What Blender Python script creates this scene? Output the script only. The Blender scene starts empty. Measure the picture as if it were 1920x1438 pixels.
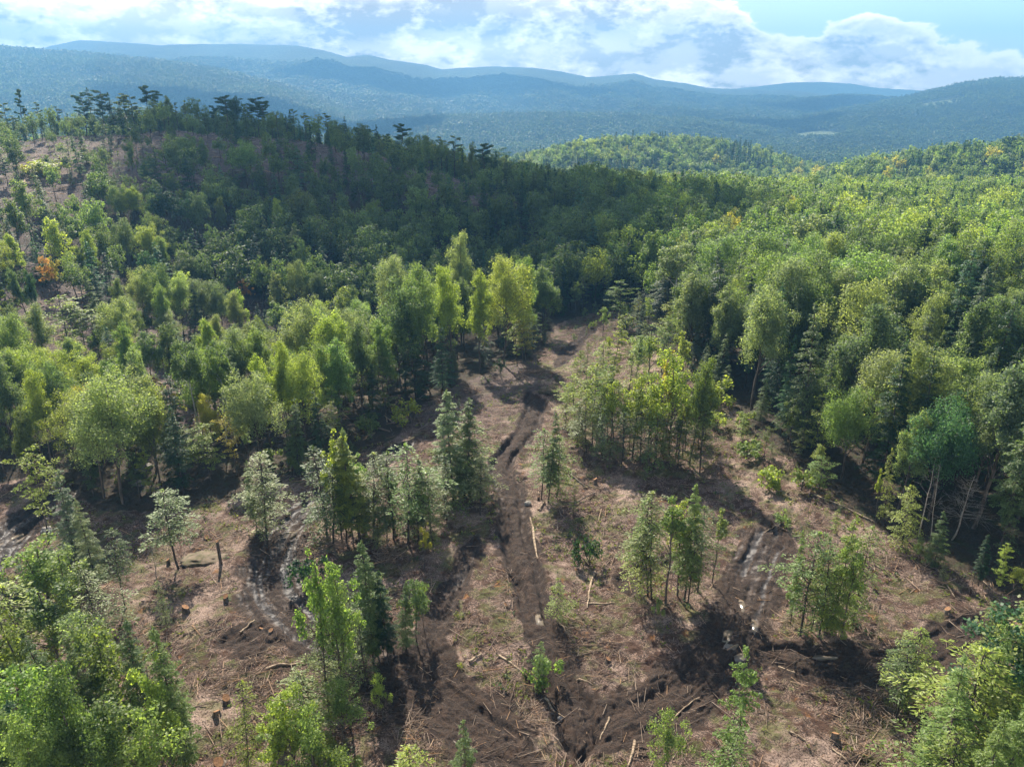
import bpy, math, random
import numpy as np
from mathutils import Vector

random.seed(7)
rng = np.random.default_rng(7)
SC = bpy.context.scene
COL = SC.collection

# ------------------------------------------------------------------ camera
F_PX, CX, CY = 1423.0, 960.0, 719.0
PITCH = math.radians(20.7)
CAM_Z = 50.0
cam_d = bpy.data.cameras.new("camera")
cam_d.sensor_width = 36.0
cam_d.lens = 36.0 * F_PX / 1920.0
cam_d.clip_start = 0.5
cam_d.clip_end = 60000.0
cam = bpy.data.objects.new("camera", cam_d)
COL.objects.link(cam)
cam.location = (0, 0, CAM_Z)
cam.rotation_euler = (math.pi / 2 - PITCH, 0, 0)
SC.camera = cam

# ------------------------------------------------------------------ light
SUN_EL, SUN_AZ = math.radians(42), math.radians(-17)     # azimuth from +Y towards +X
SUN_DIR = Vector((math.sin(SUN_AZ) * math.cos(SUN_EL), math.cos(SUN_AZ) * math.cos(SUN_EL), math.sin(SUN_EL)))
sun_d = bpy.data.lights.new("sun", 'SUN')
sun_d.energy = 5.0
sun_d.angle = math.radians(0.5)
sun_d.color = (1.0, 0.92, 0.78)
sun = bpy.data.objects.new("sun", sun_d)
COL.objects.link(sun)
sun.rotation_euler = SUN_DIR.to_track_quat('Z', 'Y').to_euler()
sun.location = (0, 0, 400)

SC.view_settings.view_transform = 'Standard'
SC.view_settings.look = 'None'
SC.view_settings.gamma = 1
SC.view_settings.use_curve_mapping = False
SC.view_settings.exposure = 1.62
SC.cycles.max_bounces = 5
SC.cycles.diffuse_bounces = 2
SC.cycles.glossy_bounces = 2
SC.cycles.transmission_bounces = 3
SC.cycles.transparent_max_bounces = 4
SC.cycles.volume_bounces = 0
SC.cycles.use_adaptive_sampling = True
SC.cycles.adaptive_threshold = 0.02
SC.cycles.sample_clamp_indirect = 4.0
SC.cycles.caustics_reflective = False
SC.cycles.caustics_refractive = False


class NT:
    """small helper round a node tree"""
    def __init__(s, tree):
        s.t = tree
        s.t.nodes.clear()

    def n(s, typ, **kw):
        nd = s.t.nodes.new(typ)
        for k, v in kw.items():
            if k.startswith('i_'):
                nd.inputs[k[2:].replace('_', ' ')].default_value = v
            else:
                setattr(nd, k, v)
        return nd

    def l(s, a, b):
        s.t.links.new(a, b)

    def math(s, op, a, b=None, clamp=False):
        nd = s.t.nodes.new('ShaderNodeMath')
        nd.operation = op
        nd.use_clamp = clamp
        for i, v in enumerate((a, b)):
            if v is None:
                continue
            if isinstance(v, (int, float)):
                nd.inputs[i].default_value = v
            else:
                s.l(v, nd.inputs[i])
        return nd.outputs[0]

    def mix(s, fac, a, b, blend='MIX'):
        nd = s.t.nodes.new('ShaderNodeMix')
        nd.data_type = 'RGBA'
        nd.blend_type = blend
        for i, v in ((0, fac), (6, a), (7, b)):
            if isinstance(v, (int, float)):
                nd.inputs[i].default_value = v
            elif isinstance(v, tuple):
                nd.inputs[i].default_value = (*v, 1) if len(v) == 3 else v
            else:
                s.l(v, nd.inputs[i])
        return nd.outputs[2]

    def ramp(s, fac, lo, hi, a=0.0, b=1.0, smooth=True):
        nd = s.t.nodes.new('ShaderNodeMapRange')
        nd.interpolation_type = 'SMOOTHSTEP' if smooth else 'LINEAR'
        for i, v in enumerate((fac, lo, hi, a, b)):
            if isinstance(v, (int, float)):
                nd.inputs[i].default_value = v
            else:
                s.l(v, nd.inputs[i])
        return nd.outputs[0]

    def noise(s, vec, scale, detail=4, rough=0.55, dist=0.0):
        nd = s.t.nodes.new('ShaderNodeTexNoise')
        nd.inputs['Scale'].default_value = scale
        nd.inputs['Detail'].default_value = detail
        nd.inputs['Roughness'].default_value = rough
        nd.inputs['Distortion'].default_value = dist
        if vec is not None:
            s.l(vec, nd.inputs['Vector'])
        return nd.outputs[0]


# ------------------------------------------------------------------ world: sky and clouds
world = bpy.data.worlds.new("World")
SC.world = world
world.use_nodes = True
W = NT(world.node_tree)
tc = W.n('ShaderNodeTexCoord')
sep = W.n('ShaderNodeSeparateXYZ')
W.l(tc.outputs['Generated'], sep.inputs[0])
sky = W.n('ShaderNodeTexSky', sky_type='NISHITA', sun_disc=False, sun_elevation=SUN_EL, sun_rotation=SUN_AZ,
          altitude=300, air_density=1.0, dust_density=1.2, ozone_density=1.5)
az = W.math('ARCTAN2', sep.outputs[0], sep.outputs[1])         # 0 straight ahead, + to the east (right)
hor = W.math('SQRT', W.math('ADD', W.math('MULTIPLY', sep.outputs[0], sep.outputs[0]), W.math('MULTIPLY', sep.outputs[1], sep.outputs[1])))
el = W.math('ARCTAN2', sep.outputs[2], hor)
# cloud space: horizontal angle squashed so that banks lie flat, stretched higher up
comb = W.n('ShaderNodeCombineXYZ')
W.l(W.math('MULTIPLY', az, 1.0), comb.inputs[0])
W.l(W.math('MULTIPLY', el, 1.9), comb.inputs[1])
comb.inputs[2].default_value = 3.7
cv = comb.outputs[0]
n1 = W.noise(cv, 6.5, 10, 0.60, 0.1)
n2 = W.noise(cv, 17.0, 6, 0.6, 0.2)
comb2 = W.n('ShaderNodeCombineXYZ')          # sample displaced towards the light for the shaded undersides
W.l(W.math('ADD', az, 0.0), comb2.inputs[0])
W.l(W.math('MULTIPLY', W.math('ADD', el, 0.016), 1.9), comb2.inputs[1])
comb2.inputs[2].default_value = 3.7
n1b = W.noise(comb2.outputs[0], 6.5, 10, 0.60, 0.1)


def blob(caz, cel, raz, rel, amp):
    """a bank (or a clear patch) of the cloud cover centred on one direction, angles in degrees"""
    a = W.math('DIVIDE', W.math('SUBTRACT', az, math.radians(caz)), math.radians(raz))
    e = W.math('DIVIDE', W.math('SUBTRACT', el, math.radians(cel)), math.radians(rel))
    d = W.math('ADD', W.math('MULTIPLY', a, a), W.math('MULTIPLY', e, e))
    return W.math('MULTIPLY', W.math('EXPONENT', W.math('MULTIPLY', d, -1.0)), amp)


cov = W.math('ADD', n1, 0.03)
for b in ((-22, 4.5, 28, 9, 0.60), (7, 3.6, 8, 4.2, 0.26), (20, 2.3, 14, 1.5, 0.16), (23, 4.2, 3.2, 1.6, 0.16), (17.5, 5.6, 6.0, 1.6, -0.26),
          (29, 5.4, 5, 1.7, -0.30), (22, 7.5, 12, 1.6, -0.25), (0, 0.2, 60, 1.1, 0.22)):
    cov = W.math('ADD', cov, blob(*b))
mask = W.ramp(W.math('ADD', cov, W.math('MULTIPLY', W.math('SUBTRACT', n2, .5), .20)), 0.515, 0.56)
rim = W.ramp(cov, 0.545, 0.66)                                   # thin bright edges, thicker grey middles
n3 = W.noise(cv, 13.0, 7, 0.62, 0.1)
under = W.ramp(W.math('SUBTRACT', n1b, n1), -0.05, 0.06)        # more cloud above: the underside
lump = W.ramp(n3, 0.40, 0.60)
shade = W.math('MULTIPLY', rim, W.math('ADD', W.math('MULTIPLY', under, 0.65), W.math('MULTIPLY', lump, 0.55)), clamp=True)
bank = W.math('ADD', blob(-10, 4.6, 6, 1.5, 0.75), W.math('ADD', blob(-19, 6.4, 5, 0.9, 0.6), W.math('ADD', blob(-33, 4.0, 5, 1.2, 0.5), blob(2, 4.9, 6, 1.0, 0.5))))
clear_ = W.math('ADD', blob(-26, 5.3, 9, 2.0, -0.5), blob(-2, 3.2, 9, 1.0, -0.45))
shade = W.math('ADD', shade, W.math('ADD', W.math('MULTIPLY', bank, W.math('ADD', W.math('MULTIPLY', lump, .5), .5)), clear_), clamp=True)
low = W.ramp(el, math.radians(6.5), 0.0)                        # brighter, whiter bank along the horizon
ccol = W.mix(shade, (1.0, 0.87, 0.74), (0.26, 0.19, 0.13))
bg_sky = W.n('ShaderNodeBackground')
bg_sky.inputs['Strength'].default_value = 0.085
W.l(sky.outputs[0], bg_sky.inputs['Color'])
bg_cl = W.n('ShaderNodeBackground')
W.l(ccol, bg_cl.inputs['Color'])
W.l(W.math('ADD', W.math('MULTIPLY', W.ramp(el, math.radians(15), math.radians(7)), 1.02), 0.25), bg_cl.inputs['Strength'])
mx = W.n('ShaderNodeMixShader')
W.l(mask, mx.inputs[0])
W.l(bg_sky.outputs[0], mx.inputs[1])
W.l(bg_cl.outputs[0], mx.inputs[2])
wo = W.n('ShaderNodeOutputWorld')
W.l(mx.outputs[0], wo.inputs['Surface'])


# ------------------------------------------------------------------ geometry of the view
def ray(px, py):
    h, v = (px - CX) / F_PX, (CY - py) / F_PX
    return h, math.cos(PITCH) + v * math.sin(PITCH), -math.sin(PITCH) + v * math.cos(PITCH)


def P(px, py, Y, dz=0.0):
    x, y, z = ray(px, py)
    t = Y / y
    return (x * t, Y, CAM_Z + z * t - dz)


def project(x, y, z):
    dz = z - CAM_Z
    d = y * math.cos(PITCH) - dz * math.sin(PITCH)
    u = y * math.sin(PITCH) + dz * math.cos(PITCH)
    return CX + F_PX * x / d, CY - F_PX * u / d, d


# ------------------------------------------------------------------ value noise
_perm = rng.random((512, 512))


def vnoise(x, y):
    xi, yi = np.floor(x).astype(np.int64), np.floor(y).astype(np.int64)
    fx, fy = x - xi, y - yi
    fx = fx * fx * (3 - 2 * fx)
    fy = fy * fy * (3 - 2 * fy)
    a = _perm[xi & 511, yi & 511]
    b = _perm[(xi + 1) & 511, yi & 511]
    c = _perm[xi & 511, (yi + 1) & 511]
    d = _perm[(xi + 1) & 511, (yi + 1) & 511]
    return (a * (1 - fx) + b * fx) * (1 - fy) + (c * (1 - fx) + d * fx) * fy


def fbm(x, y, octaves=4, gain=0.5):
    s, a, t = 0, 1.0, 0
    for i in range(octaves):
        s = s + a * vnoise(x * 2 ** i + 17.3 * i, y * 2 ** i + 5.1 * i)
        t += a
        a *= gain
    return s / t * 2 - 1


def sstep(a, b, x):
    t = np.clip((x - a) / (b - a), 0, 1)
    return t * t * (3 - 2 * t)


# ------------------------------------------------------------------ terrain
CTRL = [(0, 8, -1), (-60, 8, -4), (60, 8, 0), (-30, 45, -1), (0, 45, 0), (35, 45, 0), (-60, 70, -4), (-30, 80, -1), (0, 85, 0), (40, 80, 0.5),
        (75, 80, 2), (-50, 95, -3.5), (0, 120, -0.5), (-20, 140, -2), (30, 130, 1), (70, 120, 3), (110, 110, 4), (-80, 120, -4), (-115, 120, -2),
        (20, 165, -2), (0, 190, -5), (-40, 180, -6), (-80, 172, -4), (-160, 140, 4), (-220, 180, 15), (60, 170, 1), (140, 60, 5), (-130, 60, -6),
        P(100, 340, 260), P(60, 420, 220), P(20, 560, 168), P(300, 250, 340), P(50, 275, 310), P(600, 272, 330), P(800, 347, 292), P(450, 260, 335),
        P(200, 262, 325), P(200, 305, 285), P(400, 305, 285), P(600, 320, 290), P(-100, 300, 300), P(-200, 290, 330),
        P(600, 400, 225, 15), P(300, 440, 212, 13), P(750, 450, 212, 15), P(900, 400, 240, 16), P(1000, 305, 320, 17), P(1150, 332, 340, 17),
        P(1100, 400, 240, 17), P(900, 380, 270, 3), (-260, 470, 12), (-120, 480, 2), (0, 480, -22), (-200, 700, -55), (0, 650, -45), (-450, 600, -20),
        P(1450, 345, 400, 17), P(1300, 340, 380, 17), P(1800, 400, 270, 17), P(1900, 345, 400, 17), P(1500, 450, 178, 17), P(1800, 600, 106, 18),
        P(2200, 400, 300, 16), (200, 560, -36), (330, 520, -22), (80, 560, -40), P(1780, 274, 650, 15), P(1900, 264, 640, 15), P(1650, 296, 640, 15),
        P(2200, 250, 600, 10), P(1250, 256, 950, 15), P(1400, 272, 950, 15), P(1080, 280, 900, 15), P(1150, 262, 930, 15), (110, 740, -50), (220, 750, -46),
        (20, 800, -54), (350, 860, -52), (150, 1200, -78), (-200, 1200, -95), (420, 1200, -85), (-700, 1200, -80), (900, 1200, -70), (-600, 900, -60),
        (700, 900, -40)]
CP = np.array(CTRL)


def _U(r2):
    return r2 * np.log(r2 + 1e-6) * 0.5


def _solve():
    n = len(CP)
    d2 = ((CP[:, None, :2] - CP[None, :, :2]) ** 2).sum(-1) / 1e4
    K = _U(d2) + np.eye(n) * 0.0008
    Q = np.c_[np.ones(n), CP[:, :2] / 100]
    A = np.block([[K, Q], [Q.T, np.zeros((3, 3))]])
    return np.linalg.solve(A, np.r_[CP[:, 2], np.zeros(3)])


TPSW = _solve()


def z_near(x, y):
    out = TPSW[-3] + TPSW[-2] * x / 100 + TPSW[-1] * y / 100
    for i in range(len(CP)):
        out = out + TPSW[i] * _U(((x - CP[i, 0]) ** 2 + (y - CP[i, 1]) ** 2) / 1e4)
    return out


RIDGES = [
    (3600, 1300, 700, [(-500, 60), (0, 98), (150, 109), (300, 124), (420, 141), (520, 164), (600, 188), (700, 225)]),
    (6000, 2100, 900, [(-500, 130), (50, 103), (100, 88), (150, 78), (215, 82), (300, 88), (450, 86), (560, 88), (610, 98), (650, 109), (690, 105), (730, 114),
                       (800, 124), (830, 131), (900, 127), (1000, 128), (1050, 134), (1100, 146), (1130, 144), (1190, 139), (1230, 150), (1280, 156),
                       (1330, 166), (1400, 168), (1480, 170), (1560, 178), (1650, 190), (1800, 205), (2300, 210)]),
    (3300, 950, 600, [(1200, 262), (1380, 244), (1500, 228), (1560, 216), (1640, 202), (1700, 189), (1750, 178), (1800, 166), (1860, 157), (1920, 155), (2100, 148), (2500, 160)]),
    (4400, 700, 500, [(1200, 235), (1350, 215), (1440, 200), (1520, 190), (1580, 184), (1640, 187), (1720, 196), (2300, 200)]),
    (4300, 900, 700, [(600, 235), (760, 210), (900, 196), (1050, 190), (1200, 196), (1300, 205), (1400, 220)]),
    (2650, 450, 400, [(500, 260), (700, 235), (850, 225), (1000, 222), (1150, 224), (1300, 232), (1420, 245), (1500, 262)]),
    (6900, 700, 400, [(1000, 200), (1250, 186), (1330, 172), (1400, 165), (1480, 156), (1540, 154), (1600, 158), (1650, 166), (1750, 172), (1810, 178), (1870, 158), (1930, 150), (2300, 170)]),
]
RID = []
for R, wf, wb, pts in RIDGES:
    w = [P(px, py, R) for px, py in pts]
    RID.append((R, wf, wb, np.array([p[0] / R for p in w]), np.array([p[2] for p in w])))


def z_far(x, y):
    u = x / y
    base = -100 + 9 * fbm(x / 420, y / 420, 3) + np.clip((y - 3000) / 6000, 0, 1) * 60
    z = base
    spur = fbm(x / 330 + 9, y / 700 + 3, 4)
    for R, wf, wb, uu, hh in RID:
        H = np.interp(u, uu, hh) + 4 * fbm(x / 130 + R, y * 0, 3)
        d = y - R
        w = np.where(d < 0, wf, wb)
        k = np.exp(-(d / w) ** 2)
        s = spur * 0.28 * (H - base) * 4 * k * (1 - k)
        z = np.maximum(z, base + (H - base) * k + s * 0.5)
    return z


def path_world(pix):
    return np.array([ghit(px, py)[:2] for px, py in pix])


def z_smooth(x, y):
    x = np.asarray(x, float)
    y = np.asarray(y, float)
    w = sstep(950, 1450, y)
    zn = z_near(x, np.minimum(y, 1500))
    zf = z_far(x, np.maximum(y, 900))
    return zn * (1 - w) + zf * w


_marchY = np.concatenate([np.arange(16, 260, 1.0), np.geomspace(260, 1500, 260)])


def ghit(px, py):
    dx, dy, dz = ray(px, py)
    t = _marchY / dy
    zr = CAM_Z + dz * t
    d = zr - z_smooth(dx * t, _marchY)
    k = np.argmax(d < 0)
    if not (d < 0).any():
        sub = (_marchY > 150) & (_marchY < 420)
        k = np.where(sub)[0][np.argmin(d[sub])]
        Y = _marchY[k]
    else:
        k = max(k, 1)
        Y = _marchY[k - 1] + (_marchY[k] - _marchY[k - 1]) * d[k - 1] / (d[k - 1] - d[k])
    x = dx / dy * Y
    return x, Y, float(z_smooth(x, Y))


# skid tracks: pixel polylines laid on the ground, (half width of the mud m, rut depth m, rut spacing m, wetness)
TRACKS = [
    ([(990, 730), (1004, 760), (985, 805), (952, 845), (940, 885), (958, 930), (962, 990), (980, 1050), (998, 1115), (1012, 1180), (1045, 1260), (1075, 1330), (1088, 1400), (1090, 1470)], 2.2, 0.66, 1.2, 0.35),
    ([(640, 905), (590, 945), (540, 985), (515, 1040), (512, 1100), (545, 1150), (610, 1192), (700, 1235), (790, 1290), (870, 1345), (950, 1405), (1000, 1470)], 3.7, 0.24, 1.5, 0.95),
    ([(1452, 975), (1440, 1015), (1418, 1060), (1398, 1120), (1380, 1190), (1345, 1235), (1290, 1290), (1220, 1330), (1140, 1370), (1090, 1420)], 3.2, 0.30, 1.3, 0.8),
    ([(1380, 1195), (1450, 1225), (1520, 1240), (1600, 1245), (1700, 1238), (1830, 1180), (1890, 1140)], 2.6, 0.28, 1.2, 0.5),
    ([(900, 1000), (870, 1060), (845, 1110), (828, 1160), (818, 1210), (850, 1260), (900, 1300)], 1.8, 0.32, 0.5, 0.5),
    ([(-60, 1120), (0, 1030), (50, 975), (110, 935), (160, 900)], 3.4, 0.5, 1.4, 1.0),
    ([(790, 815), (740, 845), (690, 880), (640, 910)], 2.4, 0.35, 1.3, 0.7),
    ([(1290, 1020), (1230, 1060), (1180, 1090), (1190, 1150)], 1.3, 0.3, 0.7, 0.2),
    ([(1040, 690), (1075, 650), (1110, 615), (1150, 590)], 1.8, 0.18, 1.0, 0.2),
    ([(360, 1235), (450, 1190), (540, 1160)], 1.6, 0.22, 0.8, 0.0),
    ([(380, 1270), (480, 1215), (560, 1180)], 1.2, 0.2, 0.6, 0.0),
]
TRK = []
for pix, hw, dep, sp, wet in TRACKS:
    w = path_world(pix)
    fine = []
    for i in range(len(w) - 1):          # Catmull-Rom
        p0, p1, p2, p3 = w[max(i - 1, 0)], w[i], w[i + 1], w[min(i + 2, len(w) - 1)]
        for t in np.linspace(0, 1, 7)[:-1]:
            fine.append(0.5 * ((2 * p1) + (-p0 + p2) * t + (2 * p0 - 5 * p1 + 4 * p2 - p3) * t * t + (-p0 + 3 * p1 - 3 * p2 + p3) * t ** 3))
    fine.append(w[-1])
    TRK.append((np.array(fine), hw, dep, sp, wet))


def track_fields(x, y):
    """height change, mud and wetness of the tracks at points"""
    dz = np.zeros_like(x)
    mud = np.zeros_like(x)
    wetm = np.zeros_like(x)
    wob = fbm(x / 2.3, y / 2.3, 3)
    for line, hw, dep, sp, wet in TRK:
        lo, hi = line.min(0) - 8, line.max(0) + 8
        m = np.where((x > lo[0]) & (x < hi[0]) & (y > lo[1]) & (y < hi[1]))[0]
        if not len(m):
            continue
        best = np.full(len(m), 1e9)
        lat, arc, s0 = np.zeros(len(m)), np.zeros(len(m)), 0.0
        X, Y = x[m], y[m]
        for a, b in zip(line[:-1], line[1:]):
            ab = b - a
            L2 = (ab ** 2).sum() + 1e-9
            t = np.clip(((X - a[0]) * ab[0] + (Y - a[1]) * ab[1]) / L2, 0, 1)
            d = np.hypot(X - a[0] - t * ab[0], Y - a[1] - t * ab[1])
            nearer = d < best
            best = np.where(nearer, d, best)
            lat = np.where(nearer, np.sign(ab[0] * (Y - a[1]) - ab[1] * (X - a[0])) * d, lat)
            arc = np.where(nearer, s0 + t * math.sqrt(L2), arc)
            s0 += math.sqrt(L2)
        w = wob[m]
        endf = sstep(0, 5, arc) * sstep(0, 5, s0 - arc)
        best = best + (1 - endf) * 2.2
        d = best + w * 0.35
        lat = lat + .25 * w
        groove = fbm(lat * 1.9 + 7, arc * .12, 2) + .6 * fbm(lat * 4.2, arc * .35, 2)
        clod = fbm(lat * 2.5, arc * 2.5 + 9, 3)
        rut = np.exp(-((d - sp) / 0.46) ** 4)
        berm = np.exp(-((d - sp - 1.0) / 0.42) ** 2) * 0.55 + np.exp(-(d / 0.5) ** 2) * 0.25
        k = 0.65 + 0.7 * (fbm(X / 5 + 3, Y / 5, 2) + 0.3)
        inn = 1 - sstep(hw * .8, hw * 1.3, best)
        dz[m] += inn * (.17 * groove + .10 * clod)
        dz[m] += (-rut * dep + berm * dep * 0.45) * k - 0.12 * np.exp(-(d / hw) ** 2)
        mm = 1 - sstep(hw * 0.75, hw * 1.25, best + w * 1.3)
        mud[m] = np.maximum(mud[m], np.maximum(mm * 0.8, rut))
        wetm[m] = np.maximum(wetm[m], mm * wet * (0.45 + 0.35 * rut) * np.clip(.75 - 1.5 * groove, .12, 1.25) * np.clip(0.35 + (Y - 58) / 22, 0.25, 1))
    return dz, mud, wetm


def inpoly(px, py, poly):
    c = np.zeros(px.shape, bool)
    n = len(poly)
    for i in range(n):
        x1, y1 = poly[i]
        x2, y2 = poly[(i + 1) % n]
        k = ((y1 > py) != (y2 > py)) & (px < (x2 - x1) * (py - y1) / (y2 - y1 + 1e-12) + x1)
        c ^= k
    return c


# the logged clearing, its outline laid on the ground
CLEAR_PIX = [(-500, 1500), (-260, 1000), (0, 905), (60, 890), (130, 925), (220, 965), (320, 965), (450, 925), (560, 885), (640, 850), (730, 815), (800, 750), (900, 705), (985, 672), (1035, 640),
             (1060, 600), (1110, 585), (1190, 575), (1215, 640), (1330, 735), (1400, 795), (1480, 855), (1560, 925), (1640, 975), (1720, 1020), (1800, 1065), (1860, 1095), (1960, 1135), (2300, 1350), (2300, 1800), (960, 2300), (-500, 1900)]
CLEAR = [tuple(ghit(a, b)[:2]) for a, b in CLEAR_PIX]
HILL_PIX = [(-400, 530), (-150, 490), (0, 450), (110, 430), (200, 392), (330, 372), (450, 325), (600, 338), (750, 352), (850, 380), (905, 384), (930, 372)]
HILL = [tuple(ghit(a, b)[:2]) for a, b in HILL_PIX] + [(5, 318), (-60, 385), (-160, 415), (-260, 420), (-440, 330)]


def z_ground(x, y, full=False):
    x = np.atleast_1d(np.asarray(x, float))
    y = np.atleast_1d(np.asarray(y, float))
    z = z_smooth(x, y)
    near = 1 - sstep(330, 600, y)
    z = z + near * sstep(190, 240, y) * (x < 30) * (1.0 * fbm(x / 5 + 40, y / 5, 3))
    z = z + near * (0.55 * fbm(x / 9, y / 9, 3) + 0.34 * fbm(x / 2.2 + 5, y / 2.2, 3) + 0.16 * fbm(x / .62 + 5, y / .62, 2))
    dz, mud, wet = track_fields(x, y)
    z = z + dz
    return (z, mud, wet) if full else z


def gz(x, y):
    return float(z_ground(x, y)[0])


def mesh_from(name, verts, faces4=None, mat=None, smooth=False, tris=None):
    me = bpy.data.meshes.new(name)
    verts = np.asarray(verts, np.float32)
    nf4 = 0 if faces4 is None else len(faces4)
    nf3 = 0 if tris is None else len(tris)
    me.vertices.add(len(verts))
    me.vertices.foreach_set('co', verts.ravel())
    idx = []
    if nf4:
        idx.append(np.asarray(faces4, np.int32).ravel())
    if nf3:
        idx.append(np.asarray(tris, np.int32).ravel())
    idx = np.concatenate(idx)
    me.loops.add(len(idx))
    me.loops.foreach_set('vertex_index', idx)
    me.polygons.add(nf4 + nf3)
    starts = np.concatenate([np.arange(nf4) * 4, nf4 * 4 + np.arange(nf3) * 3]).astype(np.int32)
    me.polygons.foreach_set('loop_start', starts)
    if smooth:
        me.polygons.foreach_set('use_smooth', np.ones(nf4 + nf3, bool))
    me.update(calc_edges=True)
    if mat:
        me.materials.append(mat)
    return me


def add_attr(me, name, arr):
    a = me.attributes.new(name, 'FLOAT', 'POINT')
    a.data.foreach_set('value', np.asarray(arr, np.float32))


def link(name, me, parent=None, **props):
    o = bpy.data.objects.new(name, me)
    COL.objects.link(o)
    if parent is not None:
        o.parent = parent
    for k, v in props.items():
        o[k] = v
    return o


# ------------------------------------------------------------------ materials
def new_mat(name):
    m = bpy.data.materials.new(name)
    m.use_nodes = True
    return m, NT(m.node_tree)


def mat_ground():
    m, N = new_mat('cutover_soil')
    geo = N.n('ShaderNodeNewGeometry')
    pos = geo.outputs['Position']
    at = lambda a: N.n('ShaderNodeAttribute', attribute_name=a).outputs['Fac']
    mud, wet, forest, far, meadow = at('mud'), at('wet'), at('forest'), at('far'), at('meadow')
    nA = N.noise(pos, 0.16, 5, 0.6)
    nB = N.noise(pos, 0.9, 6, 0.65, 0.5)
    nC = N.noise(pos, 7.0, 6, 0.72, 0.4)
    nD = N.noise(pos, 16, 3, 0.7)
    vor = N.n('ShaderNodeTexVoronoi', feature='F1', i_Scale=3.3)
    N.l(pos, vor.inputs['Vector'])
    litter = N.mix(N.ramp(nC, 0.43, 0.63), (0.026, 0.016, 0.012), (0.33, 0.215, 0.165))
    litter = N.mix(N.ramp(nD, 0.55, 0.72), litter, (0.50, 0.37, 0.28))
    litter = N.mix(N.math('MULTIPLY', N.ramp(nB, 0.45, 0.57), 0.93), litter, (0.062, 0.030, 0.018))
    litter = N.mix(N.math('MULTIPLY', N.math('MULTIPLY', N.ramp(nA, 0.50, 0.64), N.ramp(nC, .35, .55)), 0.75), litter, (0.43, 0.31, 0.25))
    mossy = N.ramp(N.noise(pos, 0.33, 5, 0.7, 0.6), 0.49, 0.62)
    litter = N.mix(N.math('MULTIPLY', mossy, N.ramp(nC, 0.35, 0.6, 0.1, 0.85)), litter, (0.110, 0.125, 0.032))
    rust = N.ramp(N.noise(pos, 0.45, 4, 0.6, 0.2), 0.64, 0.72)
    litter = N.mix(N.math('MULTIPLY', rust, 0.6), litter, (0.33, 0.15, 0.05))
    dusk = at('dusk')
    litter = N.mix(N.math('MULTIPLY', dusk, N.ramp(nB, .35, .55, .45, .95)), litter, (0.10, 0.072, 0.066))  # hill and gully litter darkened: dark soil plus shade put into the colour
    mudc = N.mix(N.ramp(nC, 0.35, 0.7), (0.014, 0.009, 0.007), (0.072, 0.045, 0.031))
    mudc = N.mix(N.math('MULTIPLY', N.ramp(nB, 0.45, 0.65), 0.5), mudc, (0.075, 0.042, 0.025))
    mudc = N.mix(N.ramp(nD, 0.66, 0.76), mudc, (0.22, 0.17, 0.12))
    mudc = N.mix(N.math('MULTIPLY', N.ramp(wet, .25, .7), N.ramp(nC, .3, .6, .35, 1.0)), mudc, (0.050, 0.045, 0.046))  # wet grey mud, with its grey sheen put into the colour
    mf = N.ramp(N.math('ADD', mud, N.math('ADD', N.math('MULTIPLY', N.math('SUBTRACT', nB, 0.5), 1.7), N.math('MULTIPLY', N.math('SUBTRACT', nC, 0.5), 1.2))), 0.22, 0.68)
    col = N.mix(mf, litter, mudc)
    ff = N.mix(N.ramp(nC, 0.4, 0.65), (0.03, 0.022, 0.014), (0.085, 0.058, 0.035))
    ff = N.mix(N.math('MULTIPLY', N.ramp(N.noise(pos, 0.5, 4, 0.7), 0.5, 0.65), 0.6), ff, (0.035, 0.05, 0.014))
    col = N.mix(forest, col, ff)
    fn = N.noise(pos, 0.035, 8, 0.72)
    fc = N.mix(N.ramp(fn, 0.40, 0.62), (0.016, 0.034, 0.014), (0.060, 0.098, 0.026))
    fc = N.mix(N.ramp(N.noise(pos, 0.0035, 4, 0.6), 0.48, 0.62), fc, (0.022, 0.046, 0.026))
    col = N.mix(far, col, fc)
    col = N.mix(meadow, col, (0.17, 0.21, 0.09))
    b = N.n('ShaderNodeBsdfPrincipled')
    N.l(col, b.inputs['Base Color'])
    wf = N.math('MULTIPLY', N.math('MULTIPLY', wet, mf), N.ramp(nB, 0.40, 0.60))
    N.l(N.ramp(wf, 0.1, 0.45, 0.92, 0.50), b.inputs['Roughness'])
    N.l(N.ramp(wf, 0.1, 0.45, 0.3, 0.27), b.inputs['Specular IOR Level'])
    hgt = N.math('ADD', N.math('MULTIPLY', nC, 0.7), N.math('ADD', N.math('MULTIPLY', nD, 0.25), N.math('MULTIPLY', nB, 0.8)))
    hf = N.math('MULTIPLY', fn, 40.0)
    hh = N.n('ShaderNodeMix', data_type='FLOAT')
    N.l(far, hh.inputs[0])
    N.l(N.math('MULTIPLY', hgt, 0.42), hh.inputs[2])
    N.l(hf, hh.inputs[3])
    bp = N.n('ShaderNodeBump', i_Strength=0.9, i_Distance=1.0)
    N.l(N.ramp(wf, 0.1, 0.5, 0.95, 0.25), bp.inputs['Strength'])
    N.l(hh.outputs[0], bp.inputs['Height'])
    N.l(bp.outputs[0], b.inputs['Normal'])
    o = N.n('ShaderNodeOutputMaterial')
    N.l(b.outputs[0], o.inputs[0])
    return m


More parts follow.
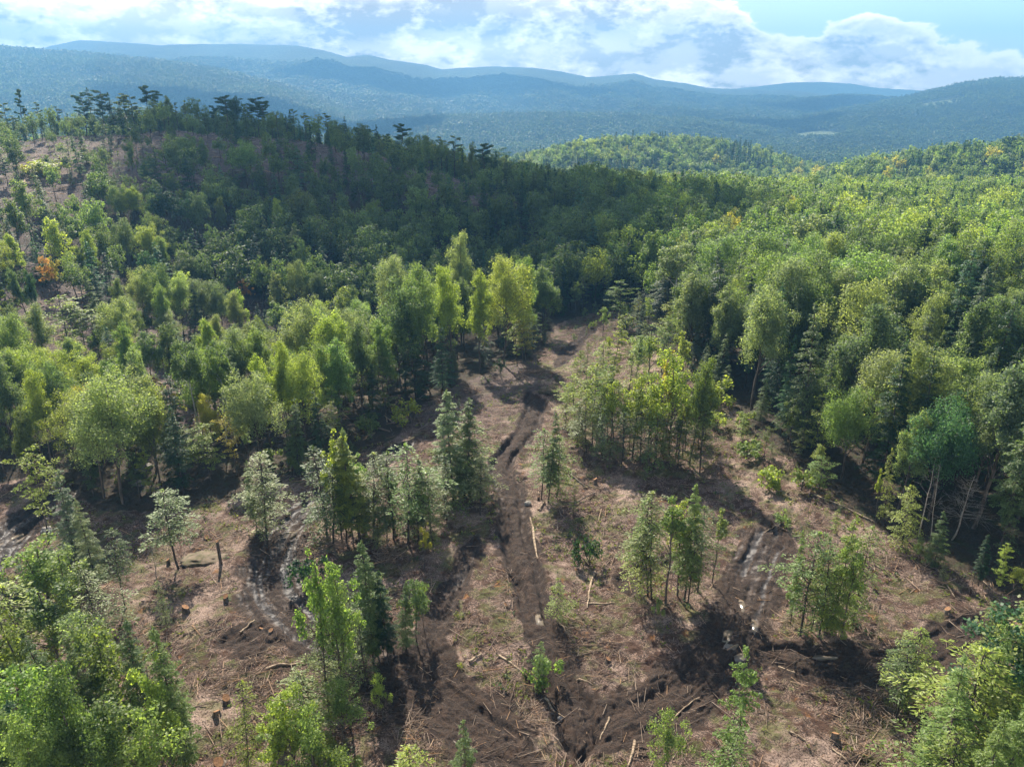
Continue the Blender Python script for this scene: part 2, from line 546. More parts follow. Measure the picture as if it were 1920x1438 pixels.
def mat_leaf(name, source='object', lo=0.62, hi=1.35, gloss=0.30, transl=0.55, base=(0.07, 0.12, 0.03)):
    """leaves: colour comes from the object's own colour, or from the instance's tint; varies leaf by leaf"""
    m, N = new_mat(name)
    geo = N.n('ShaderNodeNewGeometry')
    if source == 'object':
        oi = N.n('ShaderNodeObjectInfo')
        c = oi.outputs['Color']
    elif source == 'instance':
        a = N.n('ShaderNodeAttribute', attribute_name='tint')
        a.attribute_type = 'INSTANCER'
        c = a.outputs['Color']
    else:
        rgb = N.n('ShaderNodeRGB')
        rgb.outputs[0].default_value = (*base, 1)
        c = rgb.outputs[0]
    v = N.ramp(geo.outputs['Random Per Island'], 0, 1, lo, hi, smooth=False)
    hsv = N.n('ShaderNodeHueSaturation')
    N.l(c, hsv.inputs['Color'])
    N.l(v, hsv.inputs['Value'])
    N.l(N.ramp(geo.outputs['Random Per Island'], 0, 1, 0.508, 0.49, smooth=False), hsv.inputs['Hue'])
    cc = hsv.outputs[0]
    p = N.n('ShaderNodeBsdfPrincipled')
    N.l(cc, p.inputs['Base Color'])
    p.inputs['Roughness'].default_value = 0.5
    p.inputs['Specular IOR Level'].default_value = gloss
    t = N.n('ShaderNodeBsdfTranslucent')
    N.l(N.mix(1.0, cc, (2.12, 2.1, 0.98), 'MULTIPLY'), t.inputs['Color'])
    mx = N.n('ShaderNodeMixShader')
    mx.inputs[0].default_value = transl
    N.l(p.outputs[0], mx.inputs[1])
    N.l(t.outputs[0], mx.inputs[2])
    o = N.n('ShaderNodeOutputMaterial')
    N.l(mx.outputs[0], o.inputs[0])
    return m


def mat_simple(name, c1, c2, scale=6.0, rough=0.85, stretch=(1, 1, 1), bump=0.25, obj=True):
    m, N = new_mat(name)
    tcn = N.n('ShaderNodeTexCoord')
    mp = N.n('ShaderNodeMapping')
    mp.inputs['Scale'].default_value = stretch
    N.l(tcn.outputs['Object'], mp.inputs[0])
    nz = N.noise(mp.outputs[0], scale, 5, 0.65, 0.2)
    b = N.n('ShaderNodeBsdfPrincipled', i_Roughness=rough)
    b.inputs['Specular IOR Level'].default_value = 0.25
    N.l(N.mix(N.ramp(nz, 0.36, 0.64), c1, c2), b.inputs['Base Color'])
    bp = N.n('ShaderNodeBump', i_Strength=bump, i_Distance=0.05)
    N.l(nz, bp.inputs['Height'])
    N.l(bp.outputs[0], b.inputs['Normal'])
    o = N.n('ShaderNodeOutputMaterial')
    N.l(b.outputs[0], o.inputs[0])
    return m


M_GROUND = mat_ground()
M_LEAF = mat_leaf('leaves')
M_NEEDLE = mat_leaf('needles', lo=0.6, hi=1.4, gloss=0.35, transl=0.48)
M_LEAF_I = mat_leaf('forest_leaves', source='instance', lo=0.6, hi=1.4)
M_BARK = mat_simple('grey_brown_bark', (0.045, 0.035, 0.027), (0.15, 0.12, 0.095), 3, stretch=(1, 1, 0.25))
M_BARK_D = mat_simple('dark_bark', (0.03, 0.023, 0.018), (0.095, 0.072, 0.055), 3, stretch=(1, 1, 0.25))
M_BIRCH = mat_simple('birch_bark', (0.62, 0.60, 0.56), (0.30, 0.28, 0.25), 5, stretch=(0.6, 0.6, 2.5))
M_DEADW = mat_simple('weathered_wood', (0.20, 0.17, 0.14), (0.36, 0.31, 0.26), 4)
M_LOG = mat_simple('log_bark', (0.13, 0.09, 0.06), (0.38, 0.29, 0.20), 5, stretch=(0.3, 1, 1))
M_CUT = mat_simple('fresh_cut_wood', (0.29, 0.155, 0.075), (0.15, 0.075, 0.038), 7)
M_ROCK = mat_simple('granite', (0.16, 0.145, 0.13), (0.33, 0.30, 0.27), 2.2, bump=0.6)
M_MOSSROCK = mat_simple('mossy_granite', (0.075, 0.065, 0.030), (0.15, 0.11, 0.08), 1.6, bump=0.6)


def mat_water():
    m, N = new_mat('muddy_water')
    b = N.n('ShaderNodeBsdfPrincipled', i_Roughness=0.04)
    b.inputs['Base Color'].default_value = (0.16, 0.13, 0.10, 1)
    b.inputs['Specular IOR Level'].default_value = 0.4
    g = N.n('ShaderNodeNewGeometry')
    bp = N.n('ShaderNodeBump', i_Strength=0.05, i_Distance=0.1)
    N.l(N.noise(g.outputs['Position'], 3.0, 3), bp.inputs['Height'])
    N.l(bp.outputs[0], b.inputs['Normal'])
    o = N.n('ShaderNodeOutputMaterial')
    N.l(b.outputs[0], o.inputs[0])
    return m


M_WATER = mat_water()


def mat_twig():
    m, N = new_mat('slash_wood')
    g = N.n('ShaderNodeNewGeometry')
    cr = N.n('ShaderNodeValToRGB')
    e = cr.color_ramp.elements
    e[0].position, e[0].color = 0.0, (0.06, 0.04, 0.03, 1)
    e[1].position, e[1].color = 1.0, (0.42, 0.33, 0.24, 1)
    for p_, c_ in ((0.3, (0.15, 0.10, 0.07, 1)), (0.55, (0.22, 0.155, 0.11, 1)), (0.8, (0.32, 0.24, 0.18, 1)), (0.9, (0.42, 0.24, 0.12, 1))):
        x_ = e.new(p_)
        x_.color = c_
    N.l(g.outputs['Random Per Island'], cr.inputs[0])
    b = N.n('ShaderNodeBsdfPrincipled', i_Roughness=0.85)
    N.l(cr.outputs[0], b.inputs['Base Color'])
    o = N.n('ShaderNodeOutputMaterial')
    N.l(b.outputs[0], o.inputs[0])
    return m


M_TWIG = mat_twig()

# ------------------------------------------------------------------ the ground sheet
ncol = 860
uc = np.linspace(-0.92, 0.92, ncol)
Yr = np.concatenate([np.geomspace(14, 40, 50)[:-1], np.geomspace(40, 200, 700)[:-1], np.geomspace(200, 1500, 230)[:-1], np.geomspace(1500, 7600, 230)])
UU, YY = np.meshgrid(uc, Yr)
GX, GY = (UU * YY).ravel(), YY.ravel()
GXn = GX + np.where(GY < 40, 0, 0)
Zg, mud, wet = z_ground(GX, GY, full=True)
nr = len(Yr)
ii = np.arange((nr - 1) * (ncol - 1))
r_, c_ = ii // (ncol - 1), ii % (ncol - 1)
f0 = r_ * ncol + c_
faces = np.stack([f0, f0 + 1, f0 + ncol + 1, f0 + ncol], 1)
gme = mesh_from('ground', np.stack([GX, GY, Zg], 1), faces, M_GROUND, smooth=True)
wobx, woby = 3.5 * fbm(GX / 12, GY / 12, 3), 3.5 * fbm(GX / 12 + 50, GY / 12, 3)
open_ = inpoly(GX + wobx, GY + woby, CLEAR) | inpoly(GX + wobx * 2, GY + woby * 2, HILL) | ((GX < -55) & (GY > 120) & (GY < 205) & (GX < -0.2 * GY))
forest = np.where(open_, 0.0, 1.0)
MEADOW = [(P(1530, 258, 2500)[0], 2500, 75, 130), (P(1010, 160, 4800)[0], 4700, 150, 60), (P(1100, 185, 4100)[0], 4150, 60, 60), (P(1760, 240, 2750)[0], 2800, 90, 80)]
mead = np.zeros_like(GX)
for mx_, my_, rx_, ry_ in MEADOW:
    mead = np.maximum(mead, 1.0 - sstep(0.8, 1.0, np.hypot((GX - mx_) / rx_, (GY - my_) / ry_) + 0.25 * fbm(GX / 40, GY / 40, 2)))
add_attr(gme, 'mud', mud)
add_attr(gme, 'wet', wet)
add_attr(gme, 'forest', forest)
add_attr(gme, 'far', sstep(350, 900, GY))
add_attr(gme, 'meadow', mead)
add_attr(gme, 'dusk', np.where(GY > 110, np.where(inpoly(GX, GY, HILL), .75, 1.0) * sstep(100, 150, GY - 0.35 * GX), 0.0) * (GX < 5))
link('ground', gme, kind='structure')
del GX, GY, UU, YY, faces


# ------------------------------------------------------------------ mesh builders
class MB:
    def __init__(s):
        s.v, s.f, s.t, s.n = [], [], [], 0

    def add(s, v, f=None, t=None):
        v = np.asarray(v, float)
        if f is not None and len(f):
            s.f.append(np.asarray(f) + s.n)
        if t is not None and len(t):
            s.t.append(np.asarray(t) + s.n)
        s.v.append(v)
        s.n += len(v)

    def tube(s, pts, rad, sides=6, cap=False):
        pts = np.asarray(pts, float)
        n = len(pts)
        tang = np.gradient(pts, axis=0)
        tang /= np.linalg.norm(tang, axis=1)[:, None] + 1e-9
        ref = np.array([0, 0, 1.0]) if abs(tang[0][2]) < 0.8 else np.array([1.0, 0, 0])
        a = np.cross(tang, ref)
        a /= np.linalg.norm(a, axis=1)[:, None] + 1e-9
        b = np.cross(tang, a)
        ang = np.linspace(0, 2 * np.pi, sides, endpoint=False)
        ring = (np.cos(ang)[None, :, None] * a[:, None] + np.sin(ang)[None, :, None] * b[:, None]) * np.asarray(rad)[:, None, None]
        v = (pts[:, None] + ring).reshape(-1, 3)
        f = []
        for i in range(n - 1):
            for k in range(sides):
                f.append((i * sides + k, i * sides + (k + 1) % sides, (i + 1) * sides + (k + 1) % sides, (i + 1) * sides + k))
        t = []
        if cap:
            v = np.vstack([v, pts[0], pts[-1]])
            for k in range(sides):
                t.append((n * sides, (k + 1) % sides, k))
                t.append((n * sides + 1, (n - 1) * sides + k, (n - 1) * sides + (k + 1) % sides))
        s.add(v, f, t)

    def mesh(s, name, mat, smooth=False):
        v = np.concatenate(s.v)
        return mesh_from(name, v, np.concatenate(s.f) if s.f else None, mat, smooth, np.concatenate(s.t) if s.t else None)


def cards(cen, nrm, along, length, width, fold=0.0):
    """rhombic leaves: centre, normal, long direction, sizes -> verts, faces"""
    n = len(cen)
    nrm = nrm / (np.linalg.norm(nrm, axis=1)[:, None] + 1e-9)
    al = along - nrm * (along * nrm).sum(1)[:, None]
    al /= np.linalg.norm(al, axis=1)[:, None] + 1e-9
    sd = np.cross(nrm, al)
    L = np.broadcast_to(length, (n,))[:, None] * 0.5
    Wd = np.broadcast_to(width, (n,))[:, None] * 0.5
    v = np.stack([cen - al * L, cen + sd * Wd - al * L * 0.1, cen + al * L, cen - sd * Wd - al * L * 0.1], 1).reshape(-1, 3)
    f = np.arange(n * 4).reshape(n, 4)
    return v, f


def rnd_dir(g, n):
    v = g.normal(size=(n, 3))
    return v / np.linalg.norm(v, axis=1)[:, None]


def trunk_curve(g, H, lean=0.03, n=9):
    t = np.linspace(0, 1, n)
    off = np.cumsum(g.normal(size=(n, 2)) * H * lean * 0.25, axis=0)
    off -= off[0]
    return np.stack([off[:, 0], off[:, 1], t * H], 1)


def at_curve(c, z):
    return np.array([np.interp(z, c[:, 2], c[:, 0]), np.interp(z, c[:, 2], c[:, 1]), z])


def build_broadleaf(seed, H=20., R=4.3, base=0.34, nclump=60, per=260, leaf=0.30, r0=0.20, flat=1.0, sides=6, limbs=16, bark=None, irregular=0.25, mat=None, shell=0.45, crownpow=1.0, droop=0.0):
    """rounded hardwood: trunk with limbs, and a crown of leaf clumps"""
    g = np.random.default_rng(seed)
    curve = trunk_curve(g, H * 0.93)
    T = MB()
    zz = np.linspace(0, 1, len(curve))
    T.tube(curve, r0 * (1 - zz) ** 0.8 + 0.03, sides)
    zc, hz = H * (1 + base) / 2, H * (1 - base) / 2
    lob = g.normal(size=(5, 2))
    cen, rad = [], []
    ph = g.random(3) * 6.28
    for i in range(nclump):
        for _ in range(20):
            d = rnd_dir(g, 1)[0]
            if d[2] < -0.55:
                continue
            rr = g.random() ** shell
            azm = math.atan2(d[1], d[0])
            k = 1 + irregular * (math.sin(2 * azm + ph[0]) * 0.5 + math.sin(3 * azm + ph[1] + 2 * d[2]) * 0.6)
            p = np.array([d[0] * R * rr * k, d[1] * R * rr * k, zc + d[2] * hz * rr * (1 + 0.12 * math.sin(azm * 2 + ph[2]))])
            if flat < 1:                        # narrower top
                f = (p[2] - (zc - hz)) / (2 * hz)
                p[:2] *= 1 - (1 - flat) * f
            cr = R * g.uniform(0.15, 0.31)
            if p[2] > zc - hz and p[2] < H - cr * 0.6:
                break
        ax = at_curve(curve, min(p[2], H * 0.92))
        p[:2] += ax[:2]
        cen.append(p)
        rad.append(cr)
    cen, rad = np.array(cen), np.array(rad)
    order = np.argsort(-np.linalg.norm(cen[:, :2], axis=1))[:limbs]
    for k in order:
        p = cen[k]
        z0 = max(H * base * 0.75, p[2] - np.linalg.norm(p[:2]) * g.uniform(0.5, 1.0) - 0.4)
        z0 = min(z0, p[2] - 0.2)
        a = at_curve(curve, z0)
        mid = (a + p) / 2 + np.array([0, 0, 0.12 * np.linalg.norm(p - a)]) + g.normal(size=3) * 0.15
        rl = r0 * 0.35 * (1 - z0 / H) ** 0.5 + 0.02
        T.tube([a, mid, p], [rl, rl * 0.65, 0.02], max(3, sides - 2))
    C = MB()
    allc, alln, alla, alls = [], [], [], []
    i_ = g.random() * 6
    for p, cr in zip(cen, rad):
        n = int(per * (cr / (R * 0.28)) ** 2)
        d = rnd_dir(g, n)
        d[:, 2] = np.where((d[:, 2] < -0.35) & (g.random(n) < .6), -d[:, 2], d[:, 2])
        r = cr * (0.38 + 0.72 * g.random(n) ** 0.55)
        spike = 1 + .45 * np.sin(d[:, 0] * 7 + i_) * np.sin(d[:, 1] * 7 + 2 * i_)
        i_ += 1.7
        r = r * spike
        pos = p + d * r[:, None] * np.array([1.0, 1.0, 1.12])
        pos[:, 2] -= droop * r * g.random(n)
        nr_ = d * 0.6 + rnd_dir(g, n) * 0.75 + np.array([0, 0, 0.55])
        allc.append(pos)
        alln.append(nr_)
        alla.append(rnd_dir(g, n) + d * 0.4)
        alls.append(leaf * g.uniform(0.65, 1.3, n))
    c_, n_, a_, s_ = map(np.concatenate, (allc, alln, alla, alls))
    C.add(*cards(c_, n_, a_, s_ * 1.15, s_ * 0.8))
    return C.mesh('crown', mat or M_LEAF), T.mesh('trunk', bark or M_BARK, True)


def build_hemlock(seed, H=18., R=3.0, base=0.15, whorls=None, perw=5, per=70, L=0.42, Wd=0.15, r0=0.16, droop=0.25, bark=None, sides=6, taper=0.85, top=0.98, mat=None, ragged=0.25, branch_tubes=True, shape='cone', rise=0.12):
    """conifer or sapling of flat feathery sprays round a straight stem"""
    g = np.random.default_rng(seed)
    curve = trunk_curve(g, H * top, 0.02)
    T = MB()
    zz = np.linspace(0, 1, len(curve))
    T.tube(curve, r0 * (1 - zz) ** 0.9 + 0.015, sides)
    C = MB()
    whorls = whorls or int(H * (1 - base) * 1.6)
    cs, ns, al, Ls, Ws = [], [], [], [], []
    for w in range(whorls):
        t = (w + g.random() * 0.8) / whorls
        z = H * (base + (1 - base) * t) * 0.985
        if shape == 'cone':
            Rl = R * ((1 - t) ** taper) * min(1, 0.45 + t * 4) + 0.22
        elif shape == 'oval':
            Rl = R * math.sin(math.pi * min(1, 0.12 + t * 0.86)) ** 0.7 + 0.15
        else:
            Rl = R * (1 - abs(t - 0.55) * 1.2) + 0.2
        for b in range(perw):
            if g.random() < ragged * 0.6:
                continue
            azm = g.random() * 6.283
            Lb = max(0.25, Rl * (1 + ragged * g.normal() * 0.8))
            d = np.array([math.cos(azm), math.sin(azm), rise + g.normal() * 0.10])
            side = np.array([-math.sin(azm), math.cos(azm), 0])
            o = at_curve(curve, min(z + g.normal() * 0.15, H * top * 0.99))
            n = max(4, int(per * (Lb / R) ** 1.2))
            s = g.random(n) ** 0.75 * 0.88 + 0.12
            fan = (0.36 * Lb * (1.05 - s) + 0.10 + 0.05 * Lb) * (g.random(n) * 2 - 1)
            pos = o + d * (s * Lb)[:, None] + side * fan[:, None]
            pos[:, 2] += -droop * s ** 2 * Lb - 0.35 * np.abs(fan) * droop + g.normal(size=n) * 0.06
            cs.append(pos)
            ns.append(np.array([0, 0, 1.0]) + rnd_dir(g, n) * 0.55 + d * 0.25)
            al.append(d * 0.8 + side * np.sign(fan)[:, None] * 0.7 + rnd_dir(g, n) * 0.25 + np.array([0, 0, -droop]))
            Ls.append(L * g.uniform(0.6, 1.25, n))
            Ws.append(Wd * g.uniform(0.7, 1.3, n))
            if branch_tubes and Lb > 0.6:
                e = o + d * Lb * 0.85 + np.array([0, 0, -droop * 0.7 * Lb])
                m_ = (o + e) / 2 + np.array([0, 0, 0.06 * Lb])
                T.tube([o, m_, e], [0.02 + 0.012 * Lb, 0.015 + 0.006 * Lb, 0.008], 3)
    n = 26                                       # the leader
    zt = H * g.uniform(0.95, 1.0, n)
    pos = np.array([at_curve(curve, min(z, H * top)) for z in zt]) + rnd_dir(g, n) * 0.12
    cs.append(pos)
    ns.append(rnd_dir(g, n))
    al.append(rnd_dir(g, n) * 0.5 + np.array([0, 0, 1.0]))
    Ls.append(np.full(n, L * 0.8))
    Ws.append(np.full(n, Wd))
    c_, n_, a_, l_, w_ = map(np.concatenate, (cs, ns, al, Ls, Ws))
    C.add(*cards(c_, n_, a_, l_, w_))
    return C.mesh('crown', mat or M_NEEDLE), T.mesh('trunk', bark or M_BARK_D, True)


def build_pine(seed, H=18., R=3.6, base=0.42, nlimb=17, per=300, leaf=0.32, r0=0.2, flatness=0.42, mat=None, clumps=4):
    """open-grown white pine: bare stem, level limbs carrying plates of foliage"""
    g = np.random.default_rng(seed)
    curve = trunk_curve(g, H * 0.97, 0.035)
    T, C = MB(), MB()
    zz = np.linspace(0, 1, len(curve))
    T.tube(curve, r0 * (1 - zz) ** 0.7 + 0.03, 6)
    cs, ns, al, ss = [], [], [], []
    for i in range(nlimb):
        t = (i + g.random()) / nlimb
        z = H * (base + (0.97 - base) * t)
        Lb = R * (0.45 + 0.75 * math.sin(math.pi * (0.2 + 0.72 * t))) * g.uniform(0.55, 1.2)
        azm = g.random() * 6.283
        d = np.array([math.cos(azm), math.sin(azm), g.uniform(0.05, 0.5)])
        a = at_curve(curve, z * 0.96)
        e = a + d * Lb
        T.tube([a, (a + e) / 2 + [0, 0, -0.1 * Lb], e], [0.07, 0.045, 0.02], 4)
        for c in range(clumps):
            s = 0.35 + 0.65 * (c + g.random()) / clumps
            p = a + d * Lb * s + g.normal(size=3) * np.array([0.35, 0.35, 0.12]) * R * 0.25
            cr = R * g.uniform(0.16, 0.30)
            n = int(per * g.uniform(0.7, 1.2) / clumps * 2)
            dd = rnd_dir(g, n)
            r = cr * g.random(n) ** 0.45
            pos = p + dd * r[:, None] * np.array([1.2, 1.2, flatness])
            cs.append(pos)
            ns.append(dd * 0.5 + rnd_dir(g, n) * 0.7 + np.array([0, 0, 0.5]))
            al.append(rnd_dir(g, n) + np.array([0, 0, 0.5]))
            ss.append(leaf * g.uniform(0.6, 1.25, n))
    c_, n_, a_, s_ = map(np.concatenate, (cs, ns, al, ss))
    C.add(*cards(c_, n_, a_, s_ * 1.2, s_ * 0.6))
    return C.mesh('crown', mat or M_NEEDLE), T.mesh('trunk', M_BARK_D, True)


def build_dead(seed, H=10., nb=26, r0=0.11, dense=1.0, mat=None):
    g = np.random.default_rng(seed)
    curve = trunk_curve(g, H, 0.05)
    T, B = MB(), MB()
    zz = np.linspace(0, 1, len(curve))
    T.tube(curve, r0 * (1 - zz) ** 0.8 + 0.02, 6, cap=True)
    for i in range(nb):
        z = H * g.uniform(0.35, 0.97)
        o = at_curve(curve, z)
        azm = g.random() * 6.283
        Lb = H * 0.20 * dense * (1.15 - z / H) * 1.6 * g.uniform(0.5, 1.2)
        d = np.array([math.cos(azm), math.sin(azm), g.uniform(-0.1, 0.6)])
        e = o + d * Lb
        m_ = (o + e) / 2 + g.normal(size=3) * 0.08 * Lb
        B.tube([o, m_, e], [0.028, 0.018, 0.007], 3)
        for j in range(4):
            q = o + (e - o) * g.uniform(0.3, 0.95)
            B.tube([q, q + (d + g.normal(size=3) * 0.6) * Lb * 0.35], [0.012, 0.005], 3)
    return B.mesh('branches', mat or M_DEADW), T.mesh('trunk', mat or M_DEADW, True)


# ------------------------------------------------------------------ prototypes (not linked until first used)
PROTO = {}


def reg(kind, Hs, builds):
    PROTO[kind] = [(Hs, b) for b in builds]


reg('broad_near', 20, [build_broadleaf(100 + i, H=20, R=r, base=b * .72, nclump=int(nc * 1.35), per=300, leaf=0.21, irregular=ir * 1.5, flat=fl)
                       for i, (r, b, nc, ir, fl) in enumerate([(4.3, .30, 80, .25, .9), (3.5, .26, 72, .3, .7), (4.9, .38, 88, .35, 1.0), (3.1, .22, 66, .2, .6), (4.0, .34, 76, .4, .85), (3.7, .30, 60, .6, .6), (4.4, .25, 66, .55, .75), (2.8, .30, 58, .5, .5)])])
reg('broad_mid', 20, [build_broadleaf(200 + i, H=20, R=r, base=b * .7, nclump=int(nc * 1.3), per=110, leaf=0.38, irregular=ir * 1.5, flat=fl, limbs=10, sides=5)
                      for i, (r, b, nc, ir, fl) in enumerate([(4.5, .30, 64, .25, .9), (3.6, .25, 56, .3, .75), (5.2, .36, 74, .35, 1.0), (4.2, .32, 60, .4, .85)])])
reg('birch_near', 20, [build_broadleaf(300 + i, H=20, R=r, base=.52, nclump=48, per=260, leaf=0.24, irregular=.3, flat=.8, bark=M_BIRCH, r0=0.17) for i, r in enumerate([3.0, 3.5])])
reg('small_broad', 10, [build_broadleaf(400 + i, H=10, R=r, base=b, nclump=int(nc * .85), per=135, leaf=0.17, irregular=.8, flat=.8, r0=0.07, limbs=12)
                        for i, (r, b, nc) in enumerate([(1.9, .18, 48), (1.5, .3, 40), (2.3, .25, 54)])])
reg('sparse_broad', 12, [build_broadleaf(450 + i, H=12, R=r, base=b, nclump=nc, per=80, leaf=0.19, irregular=.7, flat=.7, r0=0.08, limbs=14, shell=.6)
                         for i, (r, b, nc) in enumerate([(1.7, .3, 40), (1.4, .38, 34), (2.0, .22, 46)])])
reg('hemlock_near', 18, [build_hemlock(500 + i, H=18, R=r, base=b, perw=7, per=190, L=.30, Wd=.10, taper=tp) for i, (r, b, tp) in enumerate([(3.4, .06, .8), (2.8, .12, .7), (3.9, .05, .9), (2.5, .2, .75)])])
reg('hemlock_mid', 18, [build_hemlock(600 + i, H=18, R=r, base=b, perw=6, per=60, L=.58, Wd=.22, taper=tp, branch_tubes=False, sides=5) for i, (r, b, tp) in enumerate([(3.4, .06, .8), (2.9, .10, .7), (3.8, .05, .9)])])
reg('sapling', 12, [build_hemlock(700 + i, H=12, R=r, base=b, perw=5, per=36, L=.27, Wd=.09, taper=.6, r0=.075, droop=.30, ragged=.45, shape=sh, whorls=wh)
                    for i, (r, b, sh, wh) in enumerate([(1.8, .26, 'oval', 22), (1.5, .32, 'oval', 20), (2.2, .10, 'cone', 26), (1.7, .06, 'oval', 27), (1.5, .08, 'cone', 26)])])
reg('layered', 12, [build_hemlock(800 + i, H=12, R=r, base=b, perw=5, per=64, L=.26, Wd=.19, taper=.5, r0=.09, droop=.12, ragged=.5, shape='oval', whorls=wh, mat=M_LEAF, bark=M_BARK, rise=.2)
                    for i, (r, b, wh) in enumerate([(2.7, .25, 13), (2.2, .3, 12), (1.5, .15, 17)])])
reg('pine', 18, [build_pine(900 + i, R=r, base=b, nlimb=n) for i, (r, b, n) in enumerate([(3.6, .45, 17), (3.0, .35, 18), (4.3, .55, 15), (2.3, .5, 14), (3.3, .62, 14)])])
reg('pine_thin', 14, [build_pine(950 + i, H=14, R=r, base=b, nlimb=n, per=170, leaf=.34, r0=.11) for i, (r, b, n) in enumerate([(1.8, .4, 13), (1.5, .3, 14), (2.2, .5, 12)])])
reg('dead', 10, [build_dead(970), build_dead(971, nb=14), build_dead(972, nb=60, dense=1.5)])
reg('shrub', 2.5, [build_broadleaf(990 + i, H=2.5, R=1.5, base=.02, nclump=18, per=60, leaf=.22, r0=.03, limbs=10, irregular=.5, sides=4) for i in range(3)])

# ------------------------------------------------------------------ colours of foliage
TINT = {
    'yellow-green': (0.170, 0.210, 0.045), 'bright green': (0.116, 0.168, 0.048), 'mid green': (0.078, 0.114, 0.040), 'pale green': (0.140, 0.175, 0.078),
    'dark green': (0.030, 0.066, 0.024), 'blue-green': (0.045, 0.098, 0.052), 'golden': (0.25, 0.235, 0.045), 'orange': (0.27, 0.15, 0.045), 'red-tinged': (0.22, 0.09, 0.045),
    'olive': (0.100, 0.130, 0.034), 'grey-green': (0.085, 0.115, 0.062),
}
TINT = {k: tuple(min(.5, c * (1.28 if 'dark' not in k else 1.1)) for c in v) for k, v in TINT.items()}
KINDS = {
    'broad_near': ('broadleaf_tree', 'broadleaf'), 'broad_mid': ('broadleaf_tree', 'broadleaf'), 'birch_near': ('birch_tree', 'birch'),
    'small_broad': ('young_broadleaf_tree', 'young broadleaf'), 'sparse_broad': ('young_broadleaf_tree', 'slim young broadleaf'),
    'hemlock_near': ('hemlock_tree', 'conifer'), 'hemlock_mid': ('hemlock_tree', 'conifer'),
    'sapling': ('hemlock_sapling', 'feathery sapling'), 'layered': ('beech_tree', 'beech with layered sprays'), 'pine': ('pine_tree', 'pine'), 'pine_thin': ('pine_tree', 'thin pine'),
    'dead': ('dead_tree', 'bare dead tree'), 'shrub': ('shrub', 'shrub'),
}
ONES = ('zero one two three four five six seven eight nine ten eleven twelve thirteen fourteen fifteen sixteen seventeen eighteen nineteen').split()
TENS = 'x x twenty thirty forty fifty sixty seventy eighty ninety'.split()


def word(n):
    n = max(1, min(99, int(n)))
    return ONES[n] if n < 20 else TENS[n // 10] + ('' if n % 10 == 0 else '-' + ONES[n % 10])


used_labels = set()


def place_label(colour, noun, where, px, py):
    """colour + kind + where it stands + where its top shows"""
    a, d = px / 19.2, py / 14.38
    for k in range(40):
        s = [0, 1, -1, 2, -2][k % 5]
        q = k // 5
        t = f"{colour} {noun} {where}, tip {word(round(a) + s)} percent across, {word(round(d) + q)} down".strip()
        if t not in used_labels:
            break
    used_labels.add(t)
    return t


n_first = {}


def tree(protokind, x, y, H, tint, label=None, where='', group=None, widen=1.0, variant=None, lean=(0, 0), jitter=0.10, z=None):
    """one individual tree: an Empty at its foot with trunk and crown under it"""
    Hs, (cme, tme) = PROTO[protokind][variant % len(PROTO[protokind]) if variant is not None else random.randrange(len(PROTO[protokind]))]
    name, noun = KINDS[protokind]
    r = bpy.data.objects.new(name, None)
    COL.objects.link(r)
    z = gz(x, y) - 0.12 if z is None else z
    r.location = (x, y, z)
    s = H / Hs
    w = s * widen * random.uniform(0.92, 1.08)
    r.scale = (w, w, s)
    r.rotation_euler = (lean[0] + random.gauss(0, .035), lean[1] + random.gauss(0, .035), random.uniform(0, 6.28))
    r.empty_display_size = 0.5
    t = link('trunk', tme, r)
    c = link('crown', cme, r)
    if tint:
        b = TINT[tint]
        k = random.uniform(1 - jitter, 1 + jitter)
        c.color = (b[0] * k * random.uniform(.93, 1.07), b[1] * k, b[2] * k * random.uniform(.85, 1.15), 1)
    px, py, _ = project(x, y, z + H)
    r['label'] = label or place_label(tint or 'grey', noun, where, px, py)
    if label:
        used_labels.add(label)
    r['category'] = 'shrub' if name == 'shrub' else 'tree'
    if group:
        r['group'] = group
    return r


OCC = []          # occupied spots (x, y)


def spec(kind, px, ptop, pbase, tint, where, group, label=None, widen=1.0, variant=None, lean=(0, 0), Y=None):
    """place a tree by the pixels of its foot and top in the photograph: real ground spot, real height"""
    x, y, z = ghit(px, pbase) if Y is None else (P(px, pbase, Y)[0], Y, 0)
    z = gz(x, y) - 0.12
    d = ray(px, ptop)
    H = CAM_Z + d[2] / d[1] * y - z
    H = max(1.2, H)
    if kind == 'sapling' and H > 13.5:
        kind, widen = 'hemlock_near', widen * .8
    OCC.append((x, y))
    return tree(kind, x, y, H, tint, label, where, group, widen, variant, lean, z=z)

# ================================================================== trees read off the photograph
G_SKY = 'trees on the skyline of the logged hill'
G_SLOPE = 'trees left standing on the logged hillside'
G_BELT = 'trees of the belt across the middle'
G_CLEAR = 'young trees left standing in the clearing'
G_RIGHT = 'trees of the forest east of the clearing'
W_SKY = 'on the bare hill crest'
W_SLOPE = 'on the logged hillside'
